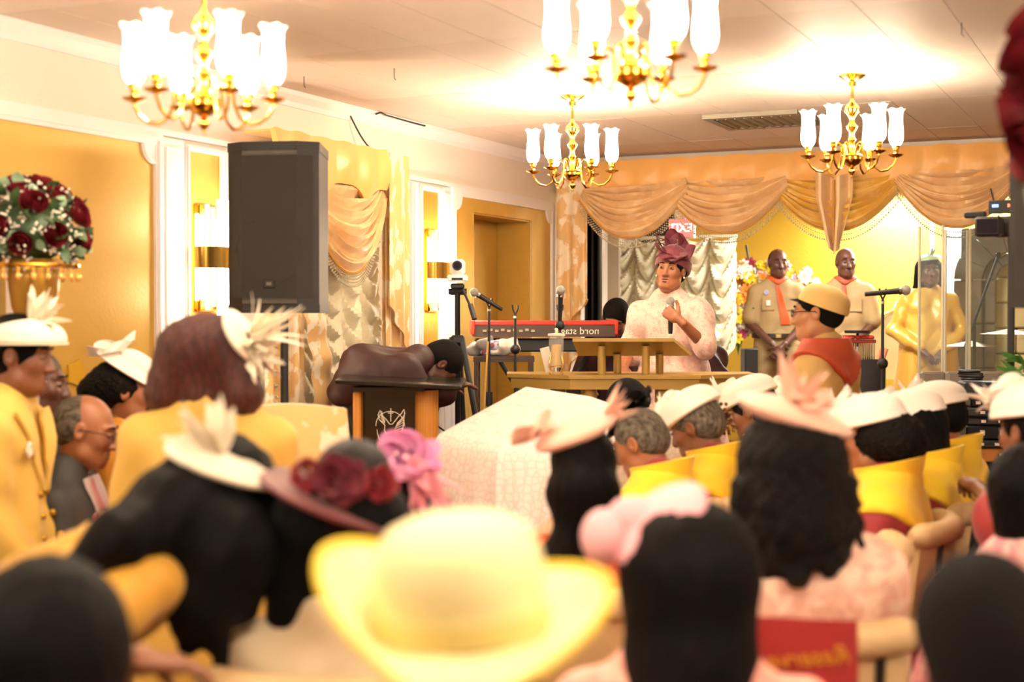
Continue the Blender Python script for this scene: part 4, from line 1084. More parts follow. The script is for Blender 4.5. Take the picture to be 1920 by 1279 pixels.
def disc_hat(rx, ry, th=.006, dish=.02, seg=32, wave=0, wn=3, curl=0, rin=0):
    """brim: centre at the origin in the xy plane"""
    def fn(u, v):
        a = -u * 2 * PI; r = rin + (1 - rin) * v
        return (rx * r * math.cos(a), ry * r * math.sin(a), -dish * r * r + wave * r * r * math.sin(wn * a + .6) + curl * (r ** 4))
    return MB().grid(fn, seg, 8, th, closed=True)
def dome(rx, ry, h, seg=28, th=0, n=8, pw=.8, flat=0):
    prof = []
    for i in range(n + 1):
        t = i / n * PI / 2; prof.append((max(.002, math.cos(t)), math.sin(t) ** pw))
    b = MB(); S_ = Matrix.Diagonal((rx, ry, h)).to_3x3(); return b.lathe(prof, seg=seg, M=S_)
def bow(L_, w, seed=0, loops=4):
    b = MB(); rnd = random.Random(seed)
    for k in range(loops):
        a = 2 * PI * k / loops + rnd.random() * .5; l = L_ * rnd.uniform(.8, 1.1); el_ = rnd.uniform(.2, .7)
        def fn(u, v, a=a, l=l, el_=el_):
            t = v * 2 * PI; r = l * (1 - math.cos(t)) / 2; o = w * .9 * math.sin(t)
            wid = (u - .5) * w * (.5 + .5 * (1 - math.cos(t)) / 2)
            return (r * math.cos(a) - (o + wid) * math.sin(a) * .8, r * math.sin(a) + (o + wid) * math.cos(a) * .8, r * el_ + wid * .6 + .01)
        b.grid(fn, 3, 20, .0015)
    return b
def glasses(q, m):
    g = MB()
    for s_ in (-1, 1):
        g.tube([(s_ * .031 + .022 * math.cos(a), .103, .002 + .016 * math.sin(a)) for a in [i * PI / 8 for i in range(17)]], .0022, 6)
        g.tube([(s_ * .053, .1, .006), (s_ * .078, .05, .01), (s_ * .083, -.005, .008), (s_ * .083, -.02, -.008)], .0022, 6)
    g.tube([(-.01, .104, .005), (.01, .104, .005)], .002, 6)
    return hpart(q, 'glasses', g, m)
def scarf(q, m, name='neckerchief', t=.03, drop=.10, side=.9, back=.0, k=.0, res=.009):
    """cloth ring lying over the shoulders, cut by a slanting hem"""
    Nk = q.Nk; zc = Nk.z
    p = grow(q.tor, t) + [rc(Nk + V3(0, 0, .0), Nk + V3(0, .0, .035), .066 + t * .5, .062 + t * .4, .03)]
    for s_ in (-1, 1): p.append(lerpc(grow(q.arm[s_], t)[0], .5))
    return np_mesh(name, [sdf(p, res, noise=folds(.002, 30, 30, 12), cut=lambda X, Y, Z: np.maximum((zc - drop + side * np.abs(X) - back * np.clip(Nk.y - Y, 0, .3)) - Z, Z - zc - .06 + 0 * Y))], m, q.t)
def cape(q, m, name='yellow_cape', colh=.085):
    """choir shoulder cape with a standing collar"""
    Nk = q.Nk
    scarf(q, m, name, t=.052, drop=.22, side=.62, res=.012)
    return MB().grid(lambda u, v: (Nk.x + (.088 + .022 * v) * math.cos(-u * 2 * PI), Nk.y + .0 + (.092 + .022 * v) * math.sin(-u * 2 * PI), Nk.z - .02 + colh * 1.2 * v * (1 + .25 * math.sin(u * 2 * PI))), 28, 4, .008, closed=True).build('stand_collar', m, q.t, local=True)

def surf(o, x, z, r=.022, back=False):
    """y of the front (or back) of a garment at (x, z) in the person's frame"""
    key = o.name
    if key not in SV:
        a = np.empty(len(o.data.vertices) * 3, np.float32); o.data.vertices.foreach_get('co', a); SV[key] = a.reshape(-1, 3)
    a = SV[key]; m = (np.abs(a[:, 0] - x) < r) & (np.abs(a[:, 2] - z) < r)
    if not m.any(): return 0.1
    return float(a[m, 1].min() if back else a[m, 1].max())
SV = {}
def patch(q, o, name, m, xf_, zf_, nu=6, nv=10, th=.006, off=.004, parent=None):
    """strip lying on the front of garment o: x = xf_(u,v), z = zf_(u,v)"""
    return MB().grid(lambda u, v: (xf_(u, v), surf(o, xf_(u, v), zf_(u, v)) + off, zf_(u, v)), nu, nv, th).build(name, m, parent or q.t, local=True)
M_cap = mat('yellow choir cape', 0xfbd22c, .65, sheen=.2); M_robe = mat('crimson robe', 0x96282c, .6, sheen=.2)
M_crm = mat('cream sinamay', 0xf1e6cf, .6, sheen=.3); M_wht = mat('ivory felt', 0xf6ece2, .65, sheen=.3)
# --- preacher
pr = person('woman preaching in a pink lace dress and tall maroon hat, holding a microphone', (1258, 508, 8.3), 148, PF, sk='mid', hpitch=8, hroll=-5, hyaw=8, w=.95, girth=1.12, hres=.004,
            arms={1: (V3(.09, .06, -.26), V3(.0, .30, -.34))}, ww={-1: P(1274, 600, 8.0)}, we={-1: P(1322, 648, 8.12)}, handcurl={-1: 1.05, 1: .25}, handup={-1: V3(-.1, 1, .2)}, handdir={-1: V3(.75, .1, .55)})
M_pl = mat('blush lace', 0xe9c3b4, .7, sheen=.3, bump=.5, bs=120, c2=0xdba598, ps=34, lo=.5, hi=.66)
top(pr, M_pl, 'lace_blouse', t=.02, sl=1.0, puff=.035, hem=.16, fold=.006, loose=.02, res=.011)
skirt(pr, M_pl, 'lace_skirt', zb=.12, flare=.1)
hpart(pr, 'neck_band', MB().lathe([(.058, -.15), (.062, -.115), (.056, -.115)], (0, -.028, 0), 24), M_pl)
hair_short(pr, M_hairs, t=.010)
M_mar = mat('maroon felt', 0x6e2430, .55, sheen=.4); M_mesh = clear('maroon crinoline mesh', 0x7a3440, .35, rough=.5)
hk = hpart(pr, 'hat', dome(.108, .125, .10), M_mar, HM((0, -.03, .055), 14, 0, 0))
hpart(pr, 'hat_band', MB().lathe([(1, -.12), (1.05, -.05), (1.02, .1), (.9, .16)], M=Matrix.Diagonal((.102, .116, .3)).to_3x3(), seg=24), M_mar, HM((0, -.035, .045), 14, 0, 0), hk)
hpart(pr, 'mesh_bow', bow(.11, .06, 3, 7), M_mesh, HM((.0, .03, .10), -45, 0, 30), hk)
for k in range(4):
    hpart(pr, 'wire_loop', MB().tube([(.05 * math.cos(a), 0, .035 * math.sin(a)) for a in [i * PI / 8 for i in range(17)]], .0022, 5), M_mar, HM((-.02 + .03 * k, .05 - .01 * k, .145 + .008 * (k % 2)), 20, 0, 40 * k - 60), hk)
for s_ in (-1, 1): hpart(pr, 'earring', MB().ball((s_ * .085, -.002, -.034), .007, 8, 5), mat('pearl', 0xf0e8dc, .2))
hm = thing('microphone', 'black handheld microphone with silver mesh held by the preacher in pink', 'microphone', (0, 0, 0))
wr = pr.MW @ (pr.HM[1] @ V3(-.0, .085, -.03)); mo = P(1245, 553, 7.98) ; dm = V3(0, 0, 1)
hm.location = pr.MW @ (pr.HM[-1] @ V3(0, .075, -.032)) + Vector((0, 0, .03))
bmic = MB().tube([(0, 0, -.15), (0, 0, -.13), (0, 0, 0)], [.011, .013, .017], 12).build('handle', M_black, hm, local=True)
MB().lathe([(.017, 0), (.022, .004), (.022, .016), (.018, .02)], seg=14).build('collar', M_chrome, hm, local=True)
MB().ball((0, 0, .036), .025, 12, 8).build('mesh_head', MC['mic mesh'], hm, local=True)
# --- scouts
M_kh = mat('khaki cotton', 0xa28458, .75, bump=.2, bs=60); M_kh2 = mat('khaki twill', 0x9c8458, .75); M_org = mat('orange neckerchief', 0xd8551f, .6); M_redn = mat('rust neckerchief', 0xb84a2c, .6)
M_belt = mat('brown leather', 0x2c1a12, .4); M_shoe = mat('black shoe', 0x101010, .35)
def scout(lab, head, rel, hy, neckm, tie):
    q = person(lab, head, rel, AF, sk='dark', hyaw=hy, w=1.0, girth=1.0, hres=.005, arms={1: (V3(.07, .02, -.27), V3(-.13, .20, -.46)), -1: (V3(-.07, .02, -.27), V3(.13, .22, -.47))}, handcurl=.5, handdir={1: V3(-.5, .15, -.6), -1: V3(.5, .15, -.6)}, handup={1: V3(0, 1, 0), -1: V3(0, 1, 0)})
    sh = top(q, M_kh, 'shirt', t=.018, sl=.86, hem=0, loose=.016, fold=.003)
    trousers(q, M_kh2); shoes(q, M_shoe)
    z = q.Pv.z + .075
    b = MB().lathe([(1, -.02), (1.02, -.018), (1.02, .018), (1, .02)], (0, 0, z), 28, M=Matrix.Diagonal((.212, .152, 1)).to_3x3()).build('belt', M_belt, q.t, local=True)
    MB().box((0, .157, z), (.05, .008, .036), bev=.004).build('buckle', mat('brass buckle', 0xb8a070, .3, .8), b, local=True)
    scarf(q, neckm, t=.024, drop=.015, side=.55, res=.008)
    N = q.Nk
    if tie: patch(q, sh, 'tie', neckm, lambda u, v: N.x + (u - .5) * (.03 + .05 * v) - .07 * v, lambda u, v: N.z - .02 - .33 * v, 4, 10, .01, .008)
    else: patch(q, sh, 'tie', neckm, lambda u, v: N.x + (u - .5) * (.035 + .03 * v), lambda u, v: N.z - .02 - .24 * v, 4, 10, .01, .008)
    for s_ in (-1, 1):
        patch(q, sh, 'pocket', M_kh, lambda u, v, s_=s_: s_ * .085 + (u - .5) * .1, lambda u, v: N.z - .12 - .11 * v, 3, 3, .008, .007)
        MB().box((s_ * (.10), N.y + .0, N.z - .0), (.09, .045, .012), Matrix.Rotation(s_ * .35, 3, 'Y'), bev=.003).build('epaulette', M_kh2, q.t, local=True)
    ys = surf(sh, .1, N.z - .08); MB().tube([(.1, ys, N.z - .08), (.1, ys + .01, N.z - .08)], .022, 14).build('round_patch', mat('blue white patch', 0x9c98b0, .6), q.t, local=True)
    MB().box((.085, surf(sh, .085, N.z - .17) + .014, N.z - .17), (.035, .006, .045), bev=.002).build('badge', mat('patch white', 0xdccfc0, .6), q.t, local=True)
    hair_short(q, M_hairg if not tie else M_hairs, t=.001, rec=.006)
    return q
scout('man in khaki scout uniform with bright orange neckerchief, hands clasped, left of the pair', (1459, 494, 12.0), 172, 12, M_org, True)
scout('man in khaki scout uniform with rust red neckerchief before the gold wall', (1586, 493, 11.55), 160, 22, M_redn, False)
# side scout with the yellow beret
q = person('scout in tan jacket, tan beret and red neckerchief, seen from behind beside the pulpit', (1532, 588, 6.2), 52, 0, sk='light', hyaw=18, w=.9, girth=.9, hres=.0045)
M_tan = mat('tan cotton', 0xc9a566, .75, bump=.2, bs=40)
top(q, M_tan, 'jacket', t=.022, sl=2.0, hem=.16, loose=.012, fold=.004, res=.011)
trousers(q, M_kh2); shoes(q, M_shoe)
N = q.Nk
scarf(q, M_redn, t=.05, drop=.15, side=.75)
hair_short(q, M_hairs, t=.006)
bq = hpart(q, 'beret', dome(.100, .112, .085, pw=.7), mat('tan beret wool', 0xe2c078, .8), HM((0, -.03, .042), 20, 0, 0))
hpart(q, 'beret_band', MB().lathe([(1, -.1), (1.03, 0), (1.0, .1)], M=Matrix.Diagonal((.098, .112, .14)).to_3x3(), seg=28), MC['tan beret wool'], HM((0, -.03, .04), 20, 0, 0), bq)
hpart(q, 'cap_peak', MB().grid(lambda u, v: ((u - .5) * .13, .07 + .05 * v * math.sin(PI * u), .05 + .015 * v), 8, 3, .004), M_black, None, bq)
glasses(q, M_black)
# gold suit woman
q = person('woman in a gold satin skirt suit standing behind the clear drum screen', (1743, 508, 11.4), 176, AF, sk='dark', w=1.0, girth=1.12, hres=.006, arms={1: (V3(.12, .02, -.26), V3(-.07, .2, -.42)), -1: (V3(-.12, .02, -.26), V3(.08, .2, -.42))}, handcurl=.4)
M_gs = mat('gold satin suit', 0xd2a23f, .3, .15, sheen=.2)
top(q, M_gs, 'suit_jacket', t=.02, sl=1.95, hem=.14, flare=.03, fold=.006)
skirt(q, M_gs, 'suit_skirt', zb=.35, flare=.03, fold=.003)
hair_bob(q, M_hair, wd=.088, ln=.2, flip=.02)
hk = hpart(q, 'hat', dome(.1, .11, .05), mat('green sinamay', 0xa9b48a, .5), HM((0, -.01, .085), 0, 6, 0)); hpart(q, 'feather_spray', feathers(8, .12, .012, (0, .3, .6), .6, seed=5), MC['green sinamay'], HM((0, .04, .1)), hk)
# keyboardist and the two men in maroon
M_mr = mat('maroon shirt', 0x3a1216, .6, bump=.15, bs=40)
q = person('keyboard player in a maroon shirt bowing his head behind the red keyboard', (1153, 598, 9.15), 165, PF, sit=True, pelz=.62, sk='brown', hpitch=-30, hroll=-12, hres=.0055, lean=(0, .12), knee=.3, arms={1: (V3(.08, .1, -.26), V3(-.02, .3, -.24)), -1: (V3(-.08, .1, -.26), V3(.02, .3, -.24))})
top(q, M_mr, 'shirt', t=.018, sl=1.9, fold=.004); trousers(q, M_black); shoes(q, M_shoe); hair_short(q, t=.01)
MB().box((0, -.02, .26), (.36, .3, .03), bev=.01).tube([(0, 0, 0), (0, 0, .25)], .03, 8).lathe([(.16, 0), (.16, .012), (.03, .03)], seg=18)
q = person('man in maroon bent forward behind the right half of the pulpit', (1388, 738, 8.9), -90, PF, sk='dark', lean=(0, .36), neck=(0, .19, 1.03), pelz=.95, hpitch=-80, hres=.007, girth=1.0, arms={1: (V3(.03, .15, -.18), V3(0, .2, -.42)), -1: (V3(-.03, .15, -.18), V3(0, .2, -.42))})
top(q, M_mr, 'shirt', t=.03, sl=1.95, fold=.006, hem=.1); trousers(q, M_black); shoes(q, M_shoe); hair_short(q, t=.006)
# bent man over the black lectern
q = person('man in a maroon jacket bent right over the black lectern with his head down', (826, 684, 7.2), -80, PF, sk='dark', lean=(0, .37), neck=(0, .25, 1.07), pelz=.95, hpitch=-62, hres=.0055, girth=1.02, w=1.0,
           arms={1: (V3(.02, .08, -.22), V3(-.02, .28, -.16)), -1: (V3(-.02, .10, -.22), V3(.02, .30, -.16))})
M_mj = mat('maroon jacket', 0x34110f, .6, bump=.15, bs=40)
ex_ = [rc(q.Pv + V3(s_ * .09, -.02, .08), q.Pv + V3(s_ * .1, -.14, -.04), .13, .06, .06) for s_ in (-1, 1)]
top(q, M_mj, 'jacket', t=.026, sl=1.9, fold=.008, loose=.012, extra=ex_, res=.011); trousers(q, M_black); shoes(q, M_shoe); hair_short(q, t=.008)
# bowed person between pulpit and cloth
q = person('person with short dark hair bowed low just in front of the pulpit', (1178, 762, 6.85), 60, PF, sit=True, sk='dark', lean=(0, .35), pelz=.42, neck=(0, .24, .58), hpitch=-40, hres=.008, knee=.3, res=.018)
top(q, mat('dark brown jacket', 0x2a1613, .7), 'jacket', t=.02, sl=1.9, res=.016); trousers(q, M_black, res=.018); hair_short(q, t=.01)
# ---------------------------------------------------------------- chairs
M_chv = mat('cream chair vinyl', 0xd9b988, .5, bump=.1, bs=60)
def proto_chair():
    t = thing('padded_chair', 'x', 'chair')
    def bk(u, v):       # curved back shell, local +y is the front
        a = (u - .5) * 1.7; r = .30
        return (r * math.sin(a), .03 - r * math.cos(a) * .8 - .05 * v + .0, .42 + .44 * v)
    MB().grid(bk, 16, 5, .035).build('backrest', M_chv, t, local=True)
    MB().tube([(lambda p: (p[0], p[1] + .012, p[2] + .03))(bk(i / 20, 1)) for i in range(-1, 22)], [.02, .036] + [.042] * 19 + [.036, .02], 10).build('top_roll', M_chv, t, local=True)
    MB().box((0, .03, .42), (.46, .44, .09), bev=.03).build('seat', M_chv, t, local=True)
    for s_ in (-1, 1):
        MB().tube([bk(.5 + s_ * .30, 1), bk(.5 + s_ * .30, 0), bk(.5 + s_ * .3, -.3)], .013, 6).build('black_stile', M_black, t, local=True)
        MB().tube([(s_ * .19, -.18, .38), (s_ * .21, -.26, .012)], .015, 8).build('leg', M_black, t, local=True)
        MB().tube([(s_ * .19, .2, .38), (s_ * .2, .23, .012)], .015, 8).build('leg', M_black, t, local=True)
    return t
CP = proto_chair(); kids_index(); CHN = [0]
def chair(loc, rz, lab, group='cream padded chairs'):
    c = CP if CHN[0] == 0 else dup(CP); CHN[0] += 1
    c.location = (loc[0], loc[1], 0); c.rotation_euler = (0, 0, rz); c['label'] = lab; c['group'] = group; return c
def chair_for(q, lab): chair(q.t.location + Matrix.Rotation(q.t.rotation_euler.z, 3, 'Z') @ V3(0, .03, 0), q.t.rotation_euler.z, lab)
# ---------------------------------------------------------------- congregation: left side
M_yel = mat('butter yellow suiting', 0xdcb452, .6, sheen=.2, bump=.08, bs=30)
q = person('standing woman in a yellow jacket and cream hat at the left edge, facing right', (38, 668, 4.6), -92, 0, sk='brown', w=.95, hres=.005, hpitch=-4, hyaw=0, lean=(0, .08), arms={1: (V3(.04, .0, -.27), V3(.0, .14, -.46)), -1: (V3(-.04, .0, -.27), V3(.02, .2, -.44))})
jk = top(q, M_yel, 'jacket', t=.03, sl=1.95, hem=.16, fold=.006, loose=.01, res=.011)
skirt(q, M_yel, zb=.3, flare=.04)
N = q.Nk
for s_ in (-1, 1):
    patch(q, jk, 'lapel', M_yel, lambda u, v, s_=s_: N.x + s_ * (.01 + .085 * u * (1 - v * .8) + .035 * (1 - v)), lambda u, v: N.z - .01 - .26 * v, 4, 8, .012, .01)
for k in range(4):
    for s_ in (-1, 1): MB().ball((s_ * .045, surf(jk, s_ * .045, N.z - .28 - .07 * k), N.z - .28 - .07 * k), .012, 8, 5).build('button', mat('gold button', 0xb88a2c, .3, .7), q.t, local=True)
fb_ = MB()
for k in range(7): fb_.ball((.1 + .016 * math.cos(k), surf(jk, .1, N.z - .13) + .004, N.z - .13 + .016 * math.sin(k)), (.012, .006, .012), 6, 4)
fb_.build('flower_pin', M_crm, q.t, local=True)
hair_short(q, M_hair, t=.016)
hk = hpart(q, 'hat', dome(.115, .13, .075), M_crm, HM((0, .015, .05), 4, 0, 0)); hpart(q, 'brim', disc_hat(.12, .135, dish=.01), M_crm, HM((0, .015, .055), 4, 0, 0), hk)
hpart(q, 'feather_spray', feathers(26, .12, .022, (0, .5, .7), .7, seed=2), M_crm, HM((0, .03, .11)), hk)
# seated men
q = person('seated man in a charcoal suit and brown framed glasses, facing right', (163, 808, 4.9), -88, 0, sit=True, knee=.34, sk='mid', hpitch=-12, w=1.05, girth=1.1, hres=.0045)
M_suit = mat('charcoal suit', 0x33302e, .7); M_shirt = mat('pale pink shirt', 0xe3d3d2, .6); M_tie = mat('pink tie', 0xd79a98, .5)
jk = top(q, M_suit, 'suit_jacket', t=.02, sl=1.95, fold=.004); trousers(q, M_suit); shoes(q, M_shoe)
N = q.Nk
patch(q, jk, 'shirt_front', M_shirt, lambda u, v: N.x + (u - .5) * (.19 - .14 * v), lambda u, v: N.z - .30 * v)
patch(q, jk, 'tie', M_tie, lambda u, v: N.x + (u - .5) * (.035 + .03 * v), lambda u, v: N.z - .01 - .30 * v, 2, 10, .008, .012)
hpart(q, 'collar', MB().lathe([(.056, -.15), (.064, -.145), (.062, -.105), (.055, -.11)], (0, -.026, 0), 20), M_shirt)
patch(q, jk, 'pocket_square',  mat('pink floral silk', 0xeac5bd, .5, c2=0xc9606a, ps=60), lambda u, v: N.x + .105 + .055 * (u - .5) * (1 - v * .5), lambda u, v: N.z - .17 + .06 * (1 - v) - .02 * abs(u - .5), 6, 3, .008, .01)
hair_short(q, M_hairg, t=.001, rec=.012); glasses(q, mat('brown frame', 0x3a1c12, .3)); chair_for(q, 'cream padded chair under the seated man in the charcoal suit')
q = person('grey haired person mostly hidden behind the standing woman in yellow at left', (72, 722, 5.05), -90, 0, sit=True, sk='dark', hres=.007)
top(q, M_suit, 'jacket', t=.02, sl=1.9); trousers(q, M_suit, res=.018); hair_short(q, M_hairg, t=.004); chair_for(q, 'cream padded chair under the mostly hidden grey haired person')
# woman in marigold
M_mari = mat('marigold cotton', 0xd8921f, .65, sheen=.2)
q = person('seated woman in marigold with a gauzy white hat, in front of the gold wall', (247, 735, 5.35), -90, 0, sit=True, sk='mid', hres=.005, w=.95)
top(q, M_mari, 'blouse', t=.018, sl=1.5, fold=.004); skirt(q, M_mari, sit=True)
hp_mesh(q, 'hair', [el((0, -.03, .03), (.092, .1, .095), .03), el((0, -.13, .0), (.07, .075, .07), .03), el((0, -.09, .03), (.08, .07, .08), .03), FACEB], M_hairc, .008, lambda X, Y, Z: .004 * np.sin(130 * X) * np.sin(130 * Y) * np.sin(130 * Z))
hk = hpart(q, 'hat', disc_hat(.105, .15, dish=.05), M_wht, HM((0, .02, .125), -32, 0, 0)); hpart(q, 'bow', bow(.09, .06, 2, 4), M_wht, HM((0, -.07, .135), 10), hk)
hpart(q, 'crown', dome(.06, .085, .05), M_wht, HM((0, .02, .1), -32), hk)
chair_for(q, 'cream padded chair under the woman in marigold')
q = person('person in a red jacket half hidden between the marigold and auburn haired women', (338, 800, 4.95), -60, 0, sit=True, sk='dark', hres=.008)
M_redf = mat('bright red fabric', 0xc9302a, .6); top(q, M_redf, 'jacket', t=.03, sl=1.9); skirt(q, M_redf, sit=True)
hair_short(q, M_hair, t=.012); hk = hpart(q, 'hat', dome(.1, .11, .06), M_redf, HM((0, .0, .06), -8)); hpart(q, 'ribbon', MB().lathe([(1, -.02), (1.05, 0), (1.0, .2)], M=Matrix.Diagonal((.1, .11, .1)).to_3x3(), seg=24), M_hair, HM((0, 0, .05), -8), hk)
chair_for(q, 'cream padded chair under the person in red')
# auburn hair woman
q = person('standing woman with an auburn bob and yellow dress, seen from behind before the loudspeaker', (393, 668, 4.2), 6, 0, sk='brown', w=1.15, girth=1.15, face=False, hyaw=-14)
top(q, M_yel, 'dress_top', t=.02, sl=1.2, fold=.005, hem=.1); skirt(q, M_yel, zb=.3, flare=.05)
hair_bob(q, M_hairr, wd=.125, ln=.16, flip=.035, amp=.004)
hk = hpart(q, 'hat', disc_hat(.09, .13, dish=.02, th=.008), M_crm, HM((.13, -.02, .07), 0, 62, 0))
hpart(q, 'feather_spray', feathers(22, .20, .011, (.75, -.1, .35), .6, seed=9), M_crm, HM((.12, -.03, .05)), hk)
hpart(q, 'petal_spray', feathers(20, .12, .022, (.9, -.2, -.1), .7, seed=4), M_crm, HM((.12, -.04, .02)), hk)
# brocade chairs
def broc_chair(lab, px, py, d, rel, wd=.42):
    p = P(px, py, d); t = thing('brocade_chair', lab, 'chair', (p.x, p.y, 0), YAW + math.radians(rel), 'brocade covered chairs on the left'); z = p.z
    MB().grid(lambda u, v: ((u - .5) * (wd + .1 * (1 - v)), -.02 * math.sin(PI * u), .46 + (z - .46) * v + .02 * math.sin(PI * u) * v), 10, 8, .07).build('backrest', M_broc, t, local=True)
    MB().box((0, .26, .43), (wd + .06, .5, .12), bev=.03).build('seat', M_broc, t, local=True)
    for sx in (-1, 1):
        for y in (.04, .46): MB().box((sx * wd * .42, y, .185), (.04, .04, .37)).build('leg', MC['dark wood'], t, local=True)
broc_chair('brocade chair back just left of the auburn haired woman', 356, 796, 4.75, 8)
broc_chair('brocade chair back between the auburn haired woman and the loudspeaker pole', 540, 768, 5.1, 4)
# leaning woman with long hair
q = person('woman with very long black hair leaning right in a mustard dress, cream fascinator on top', (420, 958, 2.95), -62, 0, sk='brown', lean=(0, .58), neck=(0, .45, 1.13), pelz=.88, hpitch=-38, w=1.05, hres=.006, hands=True, ww={1: P(238, 1238, 2.35)}, we={1: P(150, 1180, 2.5)}, handup={1: V3(0, 0, 1)}, handdir={1: V3(.1, 1, -.15)})
M_must = mat('mustard satin', 0xc9962f, .5, sheen=.2)
top(q, M_must, 'dress_top', t=.02, sl=1.3, fold=.006, hem=.05); skirt(q, M_must, zb=.3, flare=.06)
MI = q.MH.inverted(); WI = q.MW.inverted()
def L(px, py, d): return MI @ (WI @ P(px, py, d))
hp_mesh(q, 'hair', [el((0, -.02, .03), (.1, .112, .1), .03), rc((0, -.04, .03), L(330, 965, 2.8), .115, .09, .05), rc(L(330, 965, 2.8), L(220, 1015, 2.65), .09, .055, .05), rc(L(220, 1015, 2.65), L(130, 1068, 2.6), .055, .022, .04),
   rc((0, -.02, -.02), L(430, 1030, 2.8), .1, .085, .05), rc(L(430, 1030, 2.8), L(370, 1140, 2.75), .085, .06, .05), rc(L(430, 1030, 2.8), L(450, 1140, 2.8), .075, .035, .05), rc(L(370, 1120, 2.75), L(350, 1215, 2.75), .05, .018, .03), rc(L(400, 1080, 2.75), L(415, 1250, 2.75), .04, .016, .03)], M_hair, .01, hairnoise(.004, 90, 9))
hk = hpart(q, 'hat', disc_hat(.11, .13, dish=.03, th=.008), M_crm, Matrix.Translation(L(432, 846, 2.88)) @ q.MH.to_3x3().inverted().to_4x4() @ Matrix.Rotation(.25, 4, 'Y') @ Matrix.Rotation(-.3, 4, 'X'))
hpart(q, 'feather_spray', feathers(30, .12, .02, MI.to_3x3() @ V3(-.2, -.5, 1), .7, seed=12), M_crm, Matrix.Translation(L(415, 850, 2.85)), hk)
# bottom left head
q = person('person with short black hair at the bottom left corner, seen from behind', (100, 1236, 1.95), -10, 0, sit=True, sk='dark', face=False, hs=1.16)
top(q, mat('olive blouse', 0x5a4412, .7), 'blouse', t=.02, sl=1.6); skirt(q, MC['olive blouse'], sit=True)
hp_mesh(q, 'hair', [el((0, -.02, .01), (.098, .112, .118), .03), el((0, -.05, -.06), (.085, .07, .08), .04), FACEB], M_hair, .008, hairnoise(.002)); chair_for(q, 'cream padded chair at the bottom left corner')
# maroon hat woman
q = person('seated woman with a black bob and a wide maroon hat, in a cream dress', (640, 1000, 2.9), -4, 0, sit=True, sk='brown', face=False)
M_cr2 = mat('cream crepe', 0xe2cfae, .6); top(q, M_cr2, 'dress_top', t=.018, sl=1.0, fold=.004); skirt(q, M_cr2, sit=True)
hair_bob(q, M_hair, wd=.135, ln=.20, flip=.0, amp=.002)
M_mh = mat('wine red felt', 0x6a1c1c, .55, sheen=.3)
hk = hpart(q, 'hat', disc_hat(.17, .17, dish=.015, th=.008), M_mh, HM((.0, .0, .085), 2, 21, 0))
hpart(q, 'crown', dome(.085, .1, .11), clear('black crinoline crown', 0x1a1210, .25, rough=.6), HM((.015, .01, .085), 6, 16, 0), hk)
hpart(q, 'petal_spray', bow(.05, .04, 6, 8), mat('wine red organza', 0x6c2230, .5), HM((.01, -.09, .105), 50, 18, 0), hk)
hpart(q, 'flower', bow(.035, .03, 7, 6), mat('red organza flower', 0x8c2630, .5), HM((.09, -.06, .1), 60, 18, 0), hk)
hpart(q, 'flower', bow(.035, .03, 8, 6), MC['red organza flower'], HM((-.05, -.07, .12), 60, 18, 0), hk)
chair_for(q, 'cream padded chair under the woman in the maroon hat')
q = person('person with a bright pink feather fascinator behind the woman in the maroon hat', (728, 945, 3.55), -6, 0, sit=True, sk='mid', face=False)
M_pk = mat('pink sinamay', 0xf09cab, .55, sheen=.3); M_pk2 = mat('orchid pink organza', 0xe8a0cc, .55); M_pkd = mat('rose dress', 0xd9868a, .7)
top(q, M_pkd, 'dress_top', t=.02, sl=1.2); skirt(q, M_pkd, sit=True); hair_bob(q, M_hair, wd=.09, ln=.12)
hk = hpart(q, 'hat', disc_hat(.11, .11, dish=.03), M_pk, HM((.03, .0, .1), 20, 25, 0)); hpart(q, 'bow', bow(.07, .07, 3, 6), M_pk2, HM((.06, -.06, .1), 40, 20), hk)
hpart(q, 'feather_spray', feathers(16, .2, .03, (.35, -.35, -.6), .35, seed=6), M_pk, HM((.07, -.07, .12)), hk)
chair_for(q, 'cream padded chair under the person with the bright pink fascinator')
# big yellow hat
q = person('person under the big pale yellow wide brimmed hat, nearest the camera', (884, 1246, 1.75), -4, 0, sit=True, sk='mid', face=False)
M_pky = mat('pale blouse', 0xe6c9a8, .7); top(q, M_pky, 'blouse', t=.02, sl=1.6); skirt(q, M_pky, sit=True); hair_short(q, M_hair, t=.006)
M_yh = mat('pale yellow straw', 0xf4e6ac, .65, sheen=.2, bump=.15, bs=200); M_yh2 = mat('lemon straw', 0xf0cf3c, .65)
hk = hpart(q, 'hat', MB().lathe([(.103, 0), (.106, .035), (.106, .07), (.1, .105), (.085, .13), (.06, .142), (.03, .145), (.002, .142)], seg=40), M_yh, HM((-.01, -.01, .04), 4, -3, 0))
def brim(u, v):
    a = -u * 2 * PI; r = .1 + .070 * v; c, s_ = math.cos(a), math.sin(a)
    z = .0 + .10 * v ** 1.6 * max(0, -c) + .045 * v ** 2 * max(0, c) - .012 * v * abs(s_) + .03 * v * v * s_
    return (r * c * (1.0 + .08 * max(0, c)), r * s_ * 1.05, z)
hpart(q, 'brim', MB().grid(brim, 48, 8, .005, closed=True), M_yh, HM((-.01, -.01, .045), 4, -3, 0), hk)
hpart(q, 'brim_edge', MB().tube([brim(i / 48, 1) for i in range(49)], .005, 6), M_yh2, HM((-.01, -.01, .045), 4, -3, 0), hk)
hpart(q, 'hat_band', MB().lathe([(.104, .004), (.109, .006), (.109, .036), (.104, .038)], seg=40), mat('straw band', 0xe2cf86, .5), HM((-.01, -.01, .042), 4, -3, 0), hk)
chair_for(q, 'cream padded chair under the person in the big yellow hat')
